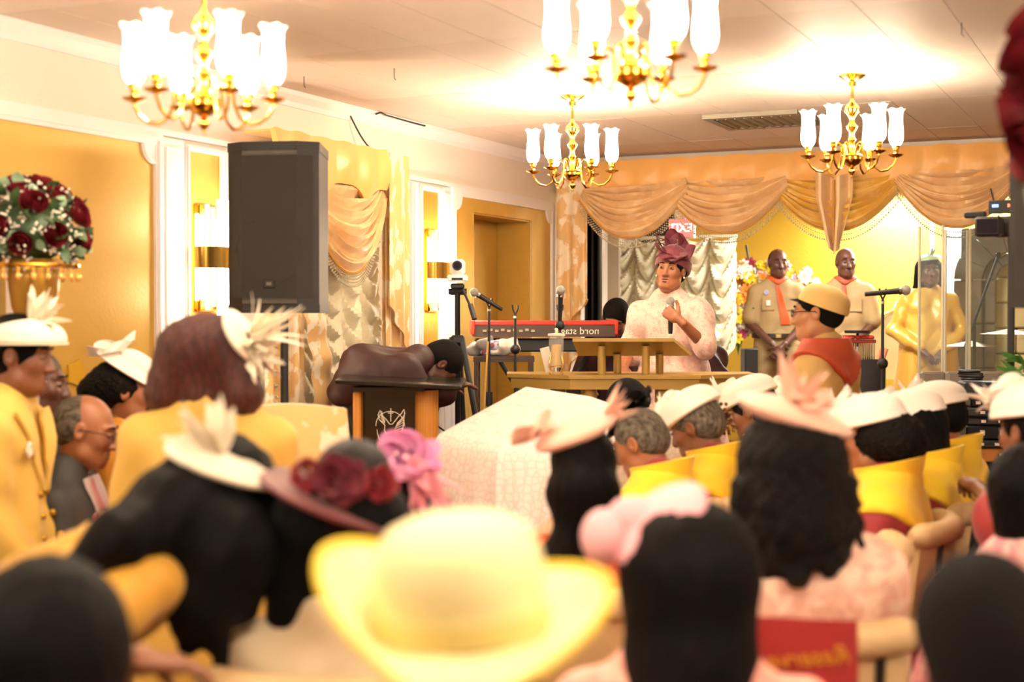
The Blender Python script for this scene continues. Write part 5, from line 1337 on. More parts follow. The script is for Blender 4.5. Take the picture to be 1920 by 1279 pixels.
# bun and pony tail
q = person('seated woman with a low bun, ponytail and pale pink hat, in a red floral dress', (1095, 885, 3.75), -4, 0, sit=True, sk='brown', face=False)
M_rf = mat('red floral print', 0xd25a2c, .65, c2=0xe3c49a, ps=14, lo=.48, hi=.55); top(q, M_rf, 'dress_top', t=.016, sl=.9, fold=.004); skirt(q, M_rf, sit=True)
hp_mesh(q, 'hair', [el((0, -.02, .03), (.088, .105, .098), .03), el((0, -.09, -.045), (.098, .085, .09), .03), rc((-.03, -.12, -.12), (-.06, -.14, -.24), .04, .06, .04), rc((-.06, -.14, -.24), (.03, -.15, -.40), .06, .03, .04), FACEB], M_hair, .008, hairnoise(.002))
M_bp = mat('blush sinamay', 0xefbda6, .6, sheen=.3)
hk = hpart(q, 'hat', MB().ball((0, 0, 0), (.118, .11, .03), 26, 12), M_bp, HM((-.02, -.01, .108), 8, -22, 0))
hpart(q, 'bow', bow(.06, .05, 3, 5), M_bp, HM((-.12, -.02, .09), 0, -30, 0), hk); hpart(q, 'feather_spray', feathers(8, .1, .012, (.6, -.2, .6), .5, seed=3), M_bp, HM((.05, -.02, .14)), hk)
chair_for(q, 'cream padded chair under the woman with the bun')
# pink hat bob
q = person('seated woman with long smooth black hair and a candy pink hat, close to the camera', (1292, 1078, 2.5), -4, 0, sit=True, sk='brown', face=False)
M_pd = mat('salmon lace', 0xe79a8c, .7, bump=.5, bs=90, c2=0xf0b4a2, ps=20); top(q, M_pd, 'dress_top', t=.03, sl=1.0, fold=.006, puff=.01); skirt(q, M_pd, sit=True)
hp_mesh(q, 'hair', [el((0, -.02, .02), (.105, .115, .112), .04), rc((0, -.03, .0), (0, -.05, -.16), .115, .108, .06), rc((0, -.05, -.16), (0, -.06, -.30), .098, .085, .06), FACEB], M_hair, .009, hairnoise(.002))
M_cp = mat('candy pink felt', 0xf3b3bb, .6, sheen=.3)
hk = hpart(q, 'hat', MB().ball((0, 0, 0), (.10, .09, .032), 24, 12), M_cp, HM((-.055, -.03, .095), 22, -36, 0))
hpart(q, 'bow', MB().ball((0, 0, 0), (.04, .045, .05), 16, 10).ball((.05, .02, .03), (.045, .04, .04), 16, 10), M_cp, HM((-.15, -.03, .07)), hk)
chair_for(q, 'cream padded chair under the woman in the candy pink hat')
# curly woman
q = person('seated woman with shoulder length curls, blush hat and pink floral dress', (1478, 872, 3.35), 2, 0, sit=True, sk='light', face=False, w=1.08, girth=1.05)
M_pf = mat('blush floral lace', 0xdfa998, .7, c2=0xf0cdb8, ps=26, lo=.45, hi=.58, bump=.6, bs=90)
top(q, M_pf, 'dress_top', t=.03, sl=1.0, fold=.006, puff=.015); skirt(q, M_pf, sit=True)
N = q.Nk; hp = [el((0, -.03, .02), (.115, .12, .115), .04), rc((0, -.05, 0), (0, -.07, -.12), .12, .122, .05), FACEB]
rnd = random.Random(3)
for k in range(34):
    a = PI + PI * k / 33; r = .115 + .02 * rnd.random(); x, y = r * math.cos(a), -.03 + r * .9 * math.sin(a); z = -.04
    zend = -.20 - .05 * rnd.random(); pz = Vector((x, y, z))
    for j in range(4):
        n_ = Vector((x * (1 + .02 * j) + .012 * math.sin(j * 2 + k), y + .012 * math.cos(j * 2.3 + k), z + (zend - z) * (j + 1) / 4)); hp.append(rc(pz, n_, .02, .017, .012)); pz = n_
hp_mesh(q, 'hair', hp, M_hairc, .008, lambda X, Y, Z: .004 * np.sin(110 * X + 2 * np.sin(60 * Z)) * np.sin(100 * Y + 40 * Z))
hk = hpart(q, 'hat', MB().ball((0, 0, 0), (.142, .13, .034), 26, 12), M_bp, HM((.012, -.01, .118), 6, 17, 0)); hpart(q, 'bow', bow(.05, .035, 8, 5), M_bp, HM((.03, -.06, .145), 20, 10), hk)
hpart(q, 'feather_spray', feathers(12, .13, .018, (.2, -.1, .8), .6, seed=8), M_bp, HM((.0, -.04, .14)), hk)
chair_for(q, 'cream padded chair behind the curly haired woman, carrying the red banner')
# red banner over the chair back (mirrored gold script)
bp = P(1505, 1215, 2.78); BN = thing('reserved_banner', 'dark red cloth banner with mirrored gold script over a chair back at the bottom', 'banner', bp, YAW + .02)
MB().grid(lambda u, v: ((u - .5) * .215 + .006 * v, .006 * math.sin(u * 7), .062 - .30 * v - .008 * u), 12, 6, .004).build('cloth', mat('banner red', 0x9c2628, .55), BN, local=True)
text_mb('Reserved', .05, shear=.35).build('lettering', mat('gold print', 0xd9962f, .4), BN, M=Matrix.Translation((.0, -.012, -.018)) @ Matrix.Rotation(-.08, 4, 'Y') @ RX @ MIR, local=True)
# right edge
q = person('seated person with black hair in pink lace at the right edge', (1925, 925, 3.5), 2, 0, sit=True, sk='mid', face=False, w=1.05)
M_pl2 = mat('rose lace', 0xe0909c, .7, c2=0xeec0b8, ps=30, bump=.6, bs=90); top(q, M_pl2, 'dress_top', t=.03, sl=1.0, puff=.02); skirt(q, M_pl2, sit=True)
hair_bob(q, M_hair, wd=.09, ln=.12); chair_for(q, 'cream padded chair under the person in pink lace at the right edge')
q = person('dark haired head at the bottom right corner, seen from behind', (1835, 1190, 2.1), -2, 0, sit=True, sk='dark', face=False)
top(q, mat('lavender grey knit', 0x8a6f70, .8), 'top', t=.02, sl=1.6); skirt(q, MC['lavender grey knit'], sit=True)
hp_mesh(q, 'hair', [el((0, -.02, .02), (.097, .11, .108), .03), el((0, -.06, -.05), (.08, .06, .08), .04), FACEB], M_hairs, .008); chair_for(q, 'cream padded chair at the bottom right corner')
# ---------------------------------------------------------------- choir
def choir(lab, head, rel, sk, chl, hair, hat, hp=-14, res=.0055, **k):
    q = person(lab, head, rel, 0, sit=True, sk=sk, hpitch=hp, hres=res, res=.016, w=.98, **k)
    top(q, M_robe, 'robe', t=.03, sl=1.95, fold=.007, loose=.02, res=.013); skirt(q, M_robe, 'robe_skirt', sit=True, fold=.01); cape(q, M_cap)
    hair(q); hat(q); chair_for(q, chl); return q
def whitehat(fx=.0, fs=0, band=False, rot=(-8, 0, 0), n=14, fl=.11, m=None, drop=True):
    def f(q):
        m_ = m or M_wht
        hk = hpart(q, 'hat', dome(.106, .135, .095, pw=.75), m_, HM((0, .0, .06), *rot)); hpart(q, 'brim', MB().lathe([(1, -.1), (1.06, -.05), (1.05, .1), (.98, .2)], M=Matrix.Diagonal((.103, .13, .1)).to_3x3(), seg=30), m_, HM((0, .0, .06), *rot), hk)
        hpart(q, 'feather_spray', feathers(n, fl, .014, (.1, .6, .4), .7, seed=fs, curve=.6), m_, HM((fx, .1, .08)), hk)
        hpart(q, 'rosette', bow(.075, .06, fs + 1, 7), m_, HM((fx + .03, .09, .09), -30), hk)
        if drop: hpart(q, 'feather_spray', feathers(10, .09, .012, (.5, -.1, -.6), .5, seed=fs + 3), m_, HM((.07, -.03, .06)), hk)
    return f
def c1hat(q):
    hk = hpart(q, 'fascinator', disc_hat(.05, .06, dish=.02), M_hair, HM((0, .07, .11), -30)); hpart(q, 'bow', bow(.07, .05, 3, 6), M_hair, HM((.03, -.03, .13)), hk); hpart(q, 'brooch', bow(.025, .02, 2, 5), mat('pearl', 0xf0e8dc, .2), HM((.05, .02, .125)), hk)
choir('choir member with cropped grey hair and a small black fascinator, yellow cape', (1200, 832, 5.25), 62, 'mid', 'cream padded chair under the grey haired choir member', lambda q: hair_short(q, M_hairg, .006), c1hat, -22)
def c2hat(q):
    whitehat(0, 4, rot=(-14, 0, 0))(q); b = MB(); rnd = random.Random(4)
    for k in range(40): b.ball((.075 + .01 * rnd.random(), -.07 + .06 * rnd.uniform(-1, 1), .0 + .06 * rnd.uniform(-1, 1)), (.007, .009, .009), 5, 3)
    tag(hpart(q, 'gold_brooch', b, mat('rhinestone gold', 0xcaa878, .2, .9)), kind='stuff')
choir('choir member in a smooth white hat with a sparkling gold hair brooch', (1305, 802, 5.55), 62, 'brown', 'cream padded chair under the choir member with the gold brooch', lambda q: hair_short(q, M_hairg, .01), c2hat, -20)
choir('choir member in a feathered ivory hat behind the curly haired woman', (1412, 772, 6.1), 60, 'brown', 'cream padded chair behind the curly woman, choir front row', lambda q: hair_short(q, M_hairs, .01), whitehat(0, 7, fl=.14), -18, .007)
choir('choir member whose plain ivory hat shows just left of the beret scout', (1497, 770, 6.45), 60, 'dark', 'cream padded chair by the beret scout', lambda q: hair_short(q, M_hair, .014), whitehat(0, 9, n=4, drop=False), -16, .008)
def afro(q): hp_mesh(q, 'hair', [el((0, -.05, .0), (.105, .115, .1), .04), el((0, -.11, -.03), (.085, .08, .075), .04), FACEB], M_hairc, .008, lambda X, Y, Z: .007 * np.sin(140 * X + 2 * np.sin(60 * Y)) * np.sin(150 * Y + 2 * np.sin(70 * Z)) * np.sin(150 * Z))
choir('choir member with a black afro under a feathered white hat, crimson sleeve towards us', (1632, 822, 4.85), 66, 'mid', 'cream padded chair with rolled top behind the crimson sleeve', afro, whitehat(.03, 2, rot=(-4, 0, 0)), -10, .005)
choir('choir member with straight black hair between the two feathered white hats', (1712, 806, 5.35), 62, 'brown', 'second cream padded chair in the right choir row', lambda q: hair_bob(q, M_hair, .092, .13), whitehat(0, 5, n=5, drop=False, rot=(-2, 0, 0)), -12, .007)
choir('choir member farthest right in a round ivory feathered hat', (1757, 785, 5.8), 60, 'mid', 'third cream padded chair in the right choir row', lambda q: hair_short(q, M_hair, .012), whitehat(.02, 6, rot=(-2, 0, 0)), -10, .006)
q = person('person in crimson at the right edge resting a hand on a chair back', (1935, 812, 4.35), 30, 0, sit=True, sk='brown', face=False, ww={-1: P(1832, 915, 5.0)}, we={-1: P(1885, 965, 4.7)}, handcurl=.8)
top(q, M_robe, 'robe', t=.03, sl=1.2, loose=.02); skirt(q, M_robe, 'robe_skirt', sit=True); hair_short(q, M_hair, t=.012); whitehat(-.03, 8)(q)
chair_for(q, 'cream padded chair under the person in crimson at the right edge')
for k, (px, d, rel, lab) in enumerate(((1532, 4.34, 66, 'empty cream padded chair nearest us in the right choir row'),)):
    chair(XY(px, d), YAW + math.radians(rel), lab)
# ---------------------------------------------------------------- flowers
M_rose = mat('deep red rose', 0x5e0a14, .65, spec=.2); M_leaf = mat('dark leaf', 0x2f4a24, .5); M_euc = mat('eucalyptus leaf', 0x8fae8c, .55); M_gyp = mat('baby breath', 0xf3ead8, .7)
def rose_me():
    b = MB()
    for ring, (n, r, tilt, h) in enumerate(((3, .010, .0, .04), (4, .019, .05, .042), (5, .028, .2, .042), (6, .035, .55, .036))):
        for k in range(n):
            a0 = 2 * PI * k / n + ring * .7
            def fn(u, v, a0=a0, r=r, tilt=tilt, h=h, n=n):
                a = a0 + (u - .5) * 2 * PI / n * 1.5; rr = r * (.45 + .65 * math.sin(PI * .5 * min(1, v * 1.5))) + math.sin(tilt) * .014 * v * v - .004 * (1 - tilt) * v * v
                return (rr * math.cos(a), rr * math.sin(a), h * (v - .3) * math.cos(tilt) + .004 * math.sin(PI * u))
            b.grid(fn, 4, 3)
    b.ball((0, 0, .006), (.014, .014, .016), 8, 5)
    return b.build('rose', M_rose, mesh=True)
ROSE = rose_me()
def leaf_me(w, l, nm, m, fold=.2):
    return MB().grid(lambda u, v: ((u - .5) * 2 * w * math.sin(PI * min(1, v * .95 + .04)) ** .8, l * v, abs(u - .5) * w * fold + .1 * l * math.sin(PI * v)), 4, 6, .001).build(nm, m, mesh=True)
LEAF = leaf_me(.018, .07, 'leaf', M_leaf); EUC = leaf_me(.022, .045, 'leaf', M_euc, .1)
def inst(me, nm, parent, loc, dirv, sc=1.0, roll=0, axis='Z'):
    o = bpy.data.objects.new(nm, me); COL.objects.link(o); o.parent = parent
    d = Vector(dirv).normalized(); qt = d.to_track_quat(axis, 'X' if axis != 'X' else 'Y')
    o.matrix_local = Matrix.Translation(loc) @ qt.to_matrix().to_4x4() @ Matrix.Rotation(roll, 4, axis) @ Matrix.Scale(sc, 4); return o
def bouquet(t, R, zc, rnd, nrose=26, nleaf=40, neuc=44, front=True, sq=.8, rs=1.0, roses=None):
    for (me, nm, n, k) in ((roses or ROSE, 'rose', nrose, 1.0), (LEAF, 'leaf', nleaf, .93), (EUC, 'eucalyptus_leaf', neuc, .98)):
        for i in range(n):
            a = i * 2.399 + (0 if nm == 'rose' else 1.1 if nm == 'leaf' else 2); z = 1 - 1.55 * (i + .5) / n
            r = math.sqrt(max(0, 1 - z * z)); d = Vector((r * math.cos(a), r * math.sin(a), z + rnd.uniform(-.1, .1)))
            p = Vector((d.x * R * k, d.y * R * k, zc + d.z * R * k * sq))
            inst(me, nm, t, p, d + Vector((0, 0, .1)) if nm == 'rose' else d.cross(Vector((rnd.uniform(-1, 1), rnd.uniform(-1, 1), rnd.uniform(-1, 1)))) + d * .7, rs * rnd.uniform(.9, 1.15), rnd.random() * 6, 'Z' if nm == 'rose' else 'Y')
    b = MB()
    for i in range(260):
        d = Vector((rnd.gauss(0, 1), rnd.gauss(0, 1), rnd.gauss(.2, 1))).normalized(); c = d * R * rnd.uniform(.95, 1.1)
        for j in range(3):
            q = c + Vector((rnd.uniform(-1, 1), rnd.uniform(-1, 1), rnd.uniform(-1, 1))) * .016; b.ball((q.x, q.y, zc + q.z * sq), .0045, 4, 3)
    tag(b.build('baby_breath', M_gyp, t, local=True), kind='stuff')
    MB().ball((0, 0, zc), (R * .82, R * .82, R * .72 * sq), 20, 12).build('foliage_core', M_leaf, t, local=True)
fp = P(52, 432, 4.95); FA = thing('flower_arrangement', 'red rose and white gypsophila arrangement in a gold bowl high by the gold wall', 'flowers', (fp.x, fp.y, 0), YAW)
rnd = random.Random(5); fz = fp.z
bouquet(FA, .19, fz, rnd, sq=.82)
MB().lathe([(.012, fz - .33), (.05, fz - .32), (.075, fz - .27), (.085, fz - .2), (.088, fz - .12), (.08, fz - .1)], (.02, 0, 0), 28).build('gold_bowl', mat('antique gold', 0x9c7426, .35, .6), FA, local=True)
MB().lathe([(.11, .0), (.11, .02), (.03, .05), (.018, .2), (.016, fz - .42), (.028, fz - .4), (.016, fz - .37), (.03, fz - .35), (.012, fz - .33)], (.02, 0, 0), 20).build('crystal_stem', clear('crystal', 0xf2f0ec, .4, rough=.05), FA, local=True)
MB().tube([(.17 * math.cos(a), .17 * math.sin(a), fz - .125) for a in [i * PI / 20 for i in range(41)]], .008, 6).build('crown_ring', M_brass, FA, local=True)
for k in range(22):
    a = k * 2 * PI / 22; b = MB().tube([(.17 * math.cos(a), .17 * math.sin(a), fz - .13), (.172 * math.cos(a), .172 * math.sin(a), fz - .15)], .004, 5).ball((.172 * math.cos(a), .172 * math.sin(a), fz - .163), (.009, .009, .014), 8, 5)
    b.build('drop_bead', mat('amber drop', 0xe2a956, .2, .3), FA, local=True)
cp = P(46, 362, 5.5); CB = thing('pillar_board', 'cream round topped wooden pillar board against the gold wall behind the roses', 'board', (cp.x, cp.y, 0), YAW + .35)
zt = cp.z + .0; wbd = .07
MB().prism([(-wbd, 0), (wbd, 0)] + [(wbd * math.cos(a), zt + wbd * math.sin(a)) for a in [i * PI / 10 for i in range(11)]], lambda a, b, t: (a, t, b), -.02, .02).build('board', M_cream, CB, local=True, smooth=False)
for sx in (-1, 1): MB().tube([(sx * .022, -.026, zt + .0), (sx * .022, -.018, zt)], .005, 8).build('screw', mat('copper screw', 0xb8805c, .4, .6), CB, local=True)
MB().box((0, 0, .015), (.16, .06, .03)).build('foot', M_cream, CB, local=True)
# gold foil star on the wall
sp = wall_pt(142, 700, .012); b = MB(); b.prism([((.06 if i % 2 == 0 else .045) * math.cos(i * PI / 5), (.06 if i % 2 == 0 else .045) * math.sin(i * PI / 5)) for i in range(10)], lambda a, c, t: (sp.x + t, sp.y + a, sp.z + c), -.012 + .009, .006)
o = b.build('wall_ornament', mat('bright gold foil', 0xe0b232, .3, .4)); tag(o, 'small bright gold ornament stuck on the lower gold wall', 'ornament')
# alcove flower stand
ap = P(1452, 560, 11.75) if False else P(1425, 552, 12.3); AFL = thing('flower_stand', 'tall mixed flower stand of yellow and white blooms behind the two scouts', 'flowers', (ap.x, ap.y, AF), YAW)
zc = ap.z - AF; rnd = random.Random(9)
cols = [mat('yellow bloom', 0xf0c818, .6), mat('white bloom', 0xf6f2ea, .6), mat('orange bloom', 0xe88a28, .6), mat('pink bloom', 0xeab0b4, .6), mat('magenta bloom', 0x9c2440, .6)]
def daisy(m, nm):
    b = MB()
    for k in range(7):
        a = 2 * PI * k / 7; ca, sa = math.cos(a), math.sin(a)
        b.grid(lambda u, v: ((.008 + .045 * v) * ca - (u - .5) * .03 * math.sin(PI * (v * .8 + .15)) * sa, (.008 + .045 * v) * sa + (u - .5) * .03 * math.sin(PI * (v * .8 + .15)) * ca, .015 * math.sin(PI * v * .8)), 2, 3)
    return b.ball((0, 0, .004), .012, 6, 4).build(nm, m, mesh=True)
DM = [daisy(m, 'bloom') for m in cols]
LL = leaf_me(.014, .16, 'leaf', mat('fresh leaf', 0x4c8a34, .5))
for i in range(190):
    x = rnd.uniform(-.34, .52); z = rnd.uniform(-.32, .3) - .3 * abs(x); y = -.12 - rnd.random() * .1
    inst(DM[rnd.choice((0, 0, 1, 1, 2, 3, 4))], 'bloom', AFL, (x, y, zc + z), (x * .8, -1, .3), rnd.uniform(.8, 1.3), rnd.random() * 6)
for i in range(90):
    x = rnd.uniform(-.36, .5); z = rnd.uniform(-.34, .2) - .3 * abs(x)
    inst(LL, 'leaf', AFL, (x, -.08 - rnd.random() * .1, zc + z), (x * 1.2 + rnd.uniform(-.5, .5), rnd.uniform(-.8, .2), z * 2 + rnd.uniform(-.6, .8)), rnd.uniform(.7, 1.2), rnd.random() * 6, 'Y')
for k in range(9):
    a = -PI * .5 - .5 + k * .12
    inst(LL, 'palm_leaf', AFL, (-.22, -.1, zc - .15), (math.cos(a + .0) * .6 - .2, -.2, math.sin(a)), 2.0, 0, 'Y')
MB().lathe([(.14, 0), (.14, .02), (.03, .04), (.025, zc - .25), (.1, zc - .18), (.12, zc - .1)], seg=20).build('pedestal', M_black, AFL, local=True)
MB().tube([(-.1, -.1, zc + .2), (-.14, -.12, zc + .42)], [.006, .012], 6).build('bird_of_paradise', mat('dark bud', 0x22382a, .5), AFL, local=True)
BLK = thing('plinth', 'tall black plinth beside the flower stand, behind the pulpit', 'plinth', XY(1405, 11.0, AF), YAW)
MB().box((0, 0, .45), (.1, .22, .9), bev=.005).build('box', M_black, BLK, local=True)
# roses at the right edge, on a tall stand outside the frame
rp = P(1985, 175, 2.9); RS = thing('flower_arrangement', 'red and cream rose spray entering at the top right edge of the picture', 'flowers', (rp.x, rp.y, 0), YAW)
rnd = random.Random(3)
for i in range(16):
    a = i * 2.4; z = 1 - 2 * (i + .5) / 16; r = math.sqrt(1 - z * z)
    inst(ROSE, 'rose', RS, (r * math.cos(a) * .075, r * math.sin(a) * .08, rp.z + z * .17), (r * math.cos(a), r * math.sin(a), z), 1.3, a)
for i in range(10): inst(LEAF, 'leaf', RS, (rnd.uniform(-.06, .06), rnd.uniform(-.06, .06), rp.z - .1 - rnd.random() * .08), (rnd.uniform(-1, 1), rnd.uniform(-1, 1), -.6), 1.1, 0, 'Y')
MB().lathe([(.12, 0), (.12, .02), (.02, .05), (.015, rp.z - .2), (.05, rp.z - .12)], seg=16).build('tall_stand', M_brass, RS, local=True)
rp = P(1935, 770, 6.3); RB = thing('flower_arrangement', 'low arrangement of red roses and green stems in an orange box at the right edge', 'flowers', (rp.x, rp.y, 0), YAW)
for i in range(9):
    inst(ROSE, 'rose', RB, (-.02 - .11 * rnd.random(), -.05 - .05 * rnd.random(), rp.z - .02 + .05 * rnd.uniform(-1, 1)), (rnd.uniform(-1, 0), -1, .5), 1.1, i)
for i in range(16): inst(LL, 'leaf', RB, (-.02 - .08 * rnd.random(), -.03, rp.z + .12 + .15 * rnd.random()), (rnd.uniform(-1, 1), -.3, rnd.uniform(-.3, 1)), .8, 0, 'Y')
MB().box((0, 0, (rp.z + .12) / 2), (.22, .06, rp.z + .12), bev=.01).build('orange_box', mat('orange card', 0xd98a48, .6), RB, local=True)
# ---------------------------------------------------------------- throne chair
M_thr = mat('white and gold carved wood', 0xefe6cc, .35, sheen=.1); M_gt = mat('gilded edge', 0xd9b25a, .3, .6); M_tl = mat('white leather', 0xc4b88e, .4)
tp = P(1654, 640, 12.15); TH = thing('throne_chair', 'ornate white and gold carved throne chair behind the round knob microphone stand', 'chair', (tp.x, tp.y, AF), rzv(162)); 
z0 = P(1654, 562, 12.15).z - AF
def hback(t): # outline of the carved back (x,z)
    return None
ol = [(-.20, .62), (-.27, .75), (-.30, .95), (-.27, 1.10), (-.22, 1.2), (-.2, 1.3), (-.14, 1.33), (-.10, 1.25), (0, 1.2), (.10, 1.25), (.14, 1.33), (.2, 1.3), (.22, 1.2), (.27, 1.10), (.30, .95), (.27, .75), (.20, .62)]
sc = z0 / 1.33; ol = [(x * 1.02, z * sc) for x, z in ol]
MB().prism(ol, lambda a, b, t: (a, -.24 + t, b), -.03, .03).build('backrest', M_tl, TH, local=True)
MB().tube([(x, -.2, z) for x, z in ol], .02, 8).build('carved_frame', M_gt, TH, local=True)
MB().tube([(x * .8, -.2, z * .97 + .02) for x, z in ol], .014, 8).build('inner_moulding', M_thr, TH, local=True)
for s_ in (-1, 1):
    MB().tube([(s_ * (.25 + .035 * math.cos(a) * (1 - a / 12)), -.18, sc * 1.0 + .05 * math.sin(a) * (1 - a / 12)) for a in [i * PI / 8 for i in range(20)]], .012, 6).build('scroll', M_gt, TH, local=True)
    MB().tube([(s_ * .27, -.2, .78 * sc), (s_ * .31, 0, .76 * sc), (s_ * .31, .18, .72 * sc), (s_ * .29, .22, .62 * sc)], .03, 8).build('armrest', M_tl, TH, local=True)
    MB().tube([(s_ * .29, .22, .62 * sc), (s_ * .28, .2, .45), (s_ * .26, .24, .2), (s_ * .28, .26, .012)], [.03, .04, .022, .03], 8).build('leg', M_gt, TH, local=True)
    MB().tube([(s_ * .22, -.2, .4), (s_ * .24, -.26, .012)], .025, 8).build('leg', M_gt, TH, local=True)
MB().box((0, .0, .43), (.52, .5, .14), bev=.05).build('seat', M_tl, TH, local=True)
# ---------------------------------------------------------------- percussion stand with tambourine, shakers and stick bag
pp = XY(1608, 7.9, PF); PC = thing('percussion_stand', 'chrome percussion stand with bar chimes and red shakers beside the beret scout', 'stand', pp, YAW)
zs = P(1608, 640, 7.9).z - PF
MB().tube([(0, 0, .03), (0, 0, zs - .03)], .012, 8).build('pole', M_chrome, PC, local=True)
for k in range(3):
    a = 2 * PI * k / 3 + .4; MB().tube([(0, 0, .4), (.26 * math.cos(a), .26 * math.sin(a), .012)], .009, 6).build('leg', M_chrome, PC, local=True)
MB().box((.0, 0, zs), (.20, .03, .02), bev=.004).build('chime_bar', mat('red wood', 0x9c3226, .4), PC, local=True)
for k in range(16): MB().tube([(-.09 + k * .0122, 0, zs - .012), (-.09 + k * .0122, 0, zs - .10 - .006 * k)], .004, 6).build('chime', M_chrome, PC, local=True)
MB().lathe([(.07, zs + .045), (.072, zs + .06), (.066, zs + .06), (.064, zs + .045)], seg=24).build('tray', M_black, PC, local=True)
MB().tube([(0, 0, zs - .03), (0, 0, zs + .045)], .007, 6).build('tray_post', M_black, PC, local=True)
for k in range(5): MB().ball((-.07 + .035 * k, -.02, zs + .022), (.02, .012, .012), 8, 5).build('shaker', MC['red lacquer'], PC, local=True)
bg = thing('stick_bag', 'black drumstick bag with two pale sticks hanging by the percussion stand', 'bag', XY(1632, 7.7, PF), YAW)
zb2 = P(1632, 680, 7.7).z - PF
MB().grid(lambda u, v: (.085 * math.cos(-u * 2 * PI) * (1 - .2 * v), .045 * math.sin(-u * 2 * PI), zb2 - (zb2 - .01) * v + .02 * math.sin(u * 2 * PI) * (1 - v)), 24, 10, .008, closed=True).build('bag', mat('black nylon', 0x15151a, .7), bg, local=True)
for s_ in (-1, 1): MB().tube([(.02 + s_ * .014, 0, zb2 - .1), (.075 + s_ * .014, 0, zb2 + .075)], .010, 8).build('stick', mat('pink stick', 0xd98e72, .5), bg, local=True)
# ---------------------------------------------------------------- drum shield, baffles and kit
M_acr = clear('acrylic sheet', 0xeef4f4, .90, rough=.03); M_acre = clear('acrylic edge', 0xe9e4cf, .25, rough=.2)
def pane(px0, px1, d0_, d1_, pt, pb, lab):
    a, b = XY(px0, d0_), XY(px1, d1_); zt_, zb_ = P(px0, pt, d0_).z, PF
    t = thing('drum_shield_panel', lab, 'screen', ((a.x + b.x) / 2, (a.y + b.y) / 2, zb_), math.atan2(b.y - a.y, b.x - a.x), 'clear drum shield panels'); w_ = (b - a).length; h_ = zt_ - zb_
    MB().box((0, 0, h_ / 2), (w_ - .02, .008, h_)).build('clear_sheet', M_acr, t, local=True)
    for s_ in (-1, 1): MB().box((s_ * (w_ / 2 - .006), 0, h_ / 2), (.012, .014, h_)).build('bright_edge', M_acre, t, local=True)
pane(1722, 1769, 9.0, 8.85, 425, 0, 'leftmost clear acrylic drum shield panel, beside the gold suited woman'); pane(1771, 1814, 8.84, 8.95, 430, 0, 'middle clear acrylic drum shield panel'); pane(1817, 1900, 8.96, 9.3, 430, 0, 'rightmost clear acrylic drum shield panel, nearest the right loudspeaker')
M_baf = mat('grey felt baffle', 0x8f8478, .9, bump=.4, bs=120)
for a_, b_, d_, lab in ((1726, 1772, 8.72, 'narrow grey felt acoustic baffle at the left of the drum shield'), (1774, 1890, 8.62, 'wide grey felt acoustic baffle in front of the drum kit')):
    w_ = (b_ - a_) / F * d_; t = thing('acoustic_baffle', lab, 'panel', XY((a_ + b_) / 2, d_, PF), YAW, 'grey felt acoustic baffles'); h_ = P(1800, 697, d_).z - PF
    MB().box((0, 0, h_ / 2), (w_ - .004, .07, h_), bev=.012).build('felt_panel', M_baf, t, local=True)
    MB().box((-w_ / 2 + .05 if w_ < .2 else w_ / 2 - .06, -.038, h_ - .07), (.04, .006, .022)).build('label_plate', mat('plate', 0x5c6450, .5), t, local=True)
M_cym = mat('cymbal brass', 0x7c6232, .5, .7); M_shell = mat('drum shell', 0x8c6a3e, .3, .2)
dk = XY(1870, 10.0, AF if False else AF); dkz = AF
dk = XY(1868, 9.45, PF); DR = thing('drum_kit', 'drum kit with cymbals behind the clear shield', 'drums', dk, YAW)
MB().tube([(-.05, -.05, .3), (-.05, .22, .3)], .26, 28).build('bass_drum', M_shell, DR, local=True)
for x, y, z in ((-.12, 0, .72), (.1, 0, .74)): MB().lathe([(.12, z), (.125, z + .01), (.125, z + .17), (.12, z + .18), (.001, z + .178)], (x, y, 0), 24).build('tom', M_shell, DR, local=True)
MB().tube([(-.05, .08, .5), (-.05, .08, .8)], .014, 8).build('tom_mount', M_chrome, DR, local=True)
for x, y, z in ((-.16, .05, 1.12), (.12, .1, 1.2)):
    MB().tube([(x, y, .03), (x, y, z)], .009, 8).build('cymbal_stand', M_chrome, DR, local=True)
    MB().lathe([(.19, z - .02), (.1, z - .005), (.03, z + .01), (.001, z + .018)], (x, y, 0), 30).build('cymbal', M_cym, DR, local=True)
DB = thing('boom_microphone', 'thin black boom microphone arm rising behind the clear drum shield', 'microphone', XY(1822, 9.25, PF), YAW)
q0, q1 = P(1808, 655, 9.25), P(1872, 478, 9.25); B0 = Vector((DB.location.x, DB.location.y, PF)); RI = Matrix.Rotation(-YAW, 3, 'Z')
MB().tube([RI @ (q0 - B0), RI @ (q1 - B0)], .010, 8).build('boom', M_black, DB, local=True); MB().ball(RI @ (q1 - B0), .02, 8, 6).build('capsule', M_blackm, DB, local=True)
mid = RI @ (q0.lerp(q1, .3) - B0); MB().tube([(mid.x, mid.y, .02), (mid.x, mid.y, mid.z)], .011, 8).lathe([(.1, 0), (.1, .012), (.02, .03)], (mid.x, mid.y, 0), 18).build('pole', M_black, DB, local=True)
